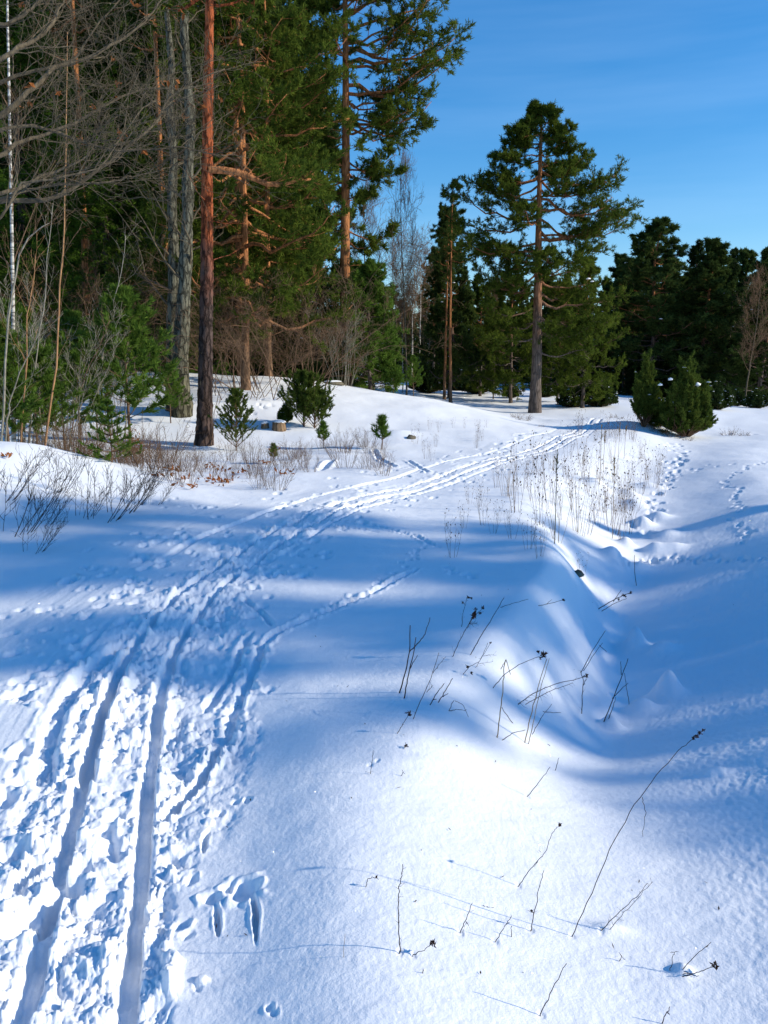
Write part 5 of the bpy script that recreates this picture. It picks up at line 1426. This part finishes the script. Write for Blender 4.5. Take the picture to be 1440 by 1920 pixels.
S('straight pale straw folded over at the top', [[(932, 1381), (938, 1335), (944, 1280), (945, 1250), (949, 1236), (957, 1264)], [(939, 1255), (949, 1236)]], mat=STRAW, r=.003, cat='dry straw', name='dry_straw')
S('two tall parallel straws crossing the shade', [[(984, 1391), (996, 1340), (1010, 1285), (1025, 1234)], [(991, 1395), (1005, 1330), (1018, 1275), (1030, 1234)]], mat=STRAW, r=.003, cat='dry straw', name='dry_straw')
S('long curved stem tipped with dark flower heads', [[(925, 1290), (945, 1265), (975, 1245), (1012, 1231)]], [(1019, 1228, .020), (1009, 1222, .012), (1014, 1234, .01)], r=.0024)
S('long low branch with hanging leaves pointing right', [[(971, 1321), (1000, 1300), (1040, 1283), (1100, 1268)], [(985, 1321), (1030, 1296), (1075, 1280)]], [(1100, 1267, .012)], r=.0026, leafy_=16, name='dry_twig', cat='dry twig')
S('broken stem slanting down right from the folded straw', [[(1032, 1398), (990, 1380), (965, 1362), (940, 1326)]], r=.0028)
S('short crossing stems at the shadow edge', [[(942, 1388), (960, 1375), (985, 1368)], [(998, 1377), (1015, 1345), (1035, 1320)], [(1018, 1334), (1052, 1337)]], r=.0024)
S('forked twig standing on the gully side', [[(1091, 1338), (1092, 1300), (1094, 1275), (1088, 1258)], [(1094, 1285), (1100, 1270)]], r=.003, name='dry_twig', cat='dry twig', leafy_=3)
S('pair of straight stems slanting over the gully', [[(1089, 1262), (1110, 1222), (1135, 1182)], [(1094, 1258), (1115, 1225), (1130, 1205)], [(1124, 1210), (1137, 1222)]], r=.003)
S('branched twig rising from the snow lump in the gully', [[(1132, 1353), (1148, 1315), (1165, 1270), (1178, 1235)], [(1148, 1310), (1165, 1292), (1178, 1280)], [(1165, 1265), (1164, 1240)], [(1138, 1356), (1150, 1325), (1154, 1308)]], r=.0035, name='dry_twig', cat='dry twig')
S('thin straight stem right of the branched gully twig', [[(1180, 1320), (1175, 1290), (1171, 1262)]], r=.0025)
S('bundle of dark budded stems lying across the gully', [[(1122, 1142), (1145, 1128), (1170, 1115), (1185, 1112)], [(1128, 1146), (1150, 1132), (1175, 1122)], [(1150, 1128), (1165, 1106)]], [(1170, 1118, .025), (1182, 1112, .016), (1160, 1124, .014)], r=.004)
S('lone curved stem on the right side of the gully', [[(1193, 1098), (1190, 1070), (1190, 1040)]], r=.0035)
S('low sprig pointing right on the shaded slope', [[(1010, 1136), (1030, 1132), (1055, 1125)], [(1025, 1132), (1035, 1124)]], [(1057, 1125, .012)], r=.0025)
S('fine weed with tiny buds in the middle of the shade', [[(892, 1252), (905, 1230), (920, 1205)], [(905, 1230), (930, 1228)], [(898, 1245), (925, 1240)]], [(920, 1205, .008)], r=.0016, leafy_=3)

# brown leafy sapling bits in the middle distance
for i, (px, py, s_) in enumerate([(530, 850, .35), (620, 845, .5), (575, 855, .45), (650, 850, .5), (690, 850, .5), (680, 838, .6)]):
    dup(lb0, gp(px, py), i, s_ * 1.2, 'thin bare twigs near the tiny pine seedlings', 'bare twigs near the tiny seedlings')

rl = np.random.default_rng(71); g = Geo()
for _ in range(80):
    yy = rl.uniform(2.1, 8); xx = rl.uniform(-.45, .45) * yy; zz = hgt(xx, yy) + .006
    a = rl.uniform(0, 3.14); q = rl.uniform(.004, .012); w = rl.uniform(.001, .003)
    d = np.array([math.cos(a), math.sin(a), rl.uniform(-.1, .5)]); n_ = np.array([-math.sin(a), math.cos(a), 0]); c0 = np.array([xx, yy, zz])
    g.add(np.array([c0 - d * q, c0 + n_ * w, c0 + d * q, c0 - n_ * w]), np.array([[0, 1, 2, 3]]))
tag(link('litter', g.mesh('litter', STALK, False)), 'tiny bits of bark and needles strewn on the near snow', 'litter', None, 'stuff')
print('TRIS', sum(len(m.polygons) * (2 if len(m.polygons) and m.polygons[0].loop_total == 4 else 1) for m in bpy.data.meshes))
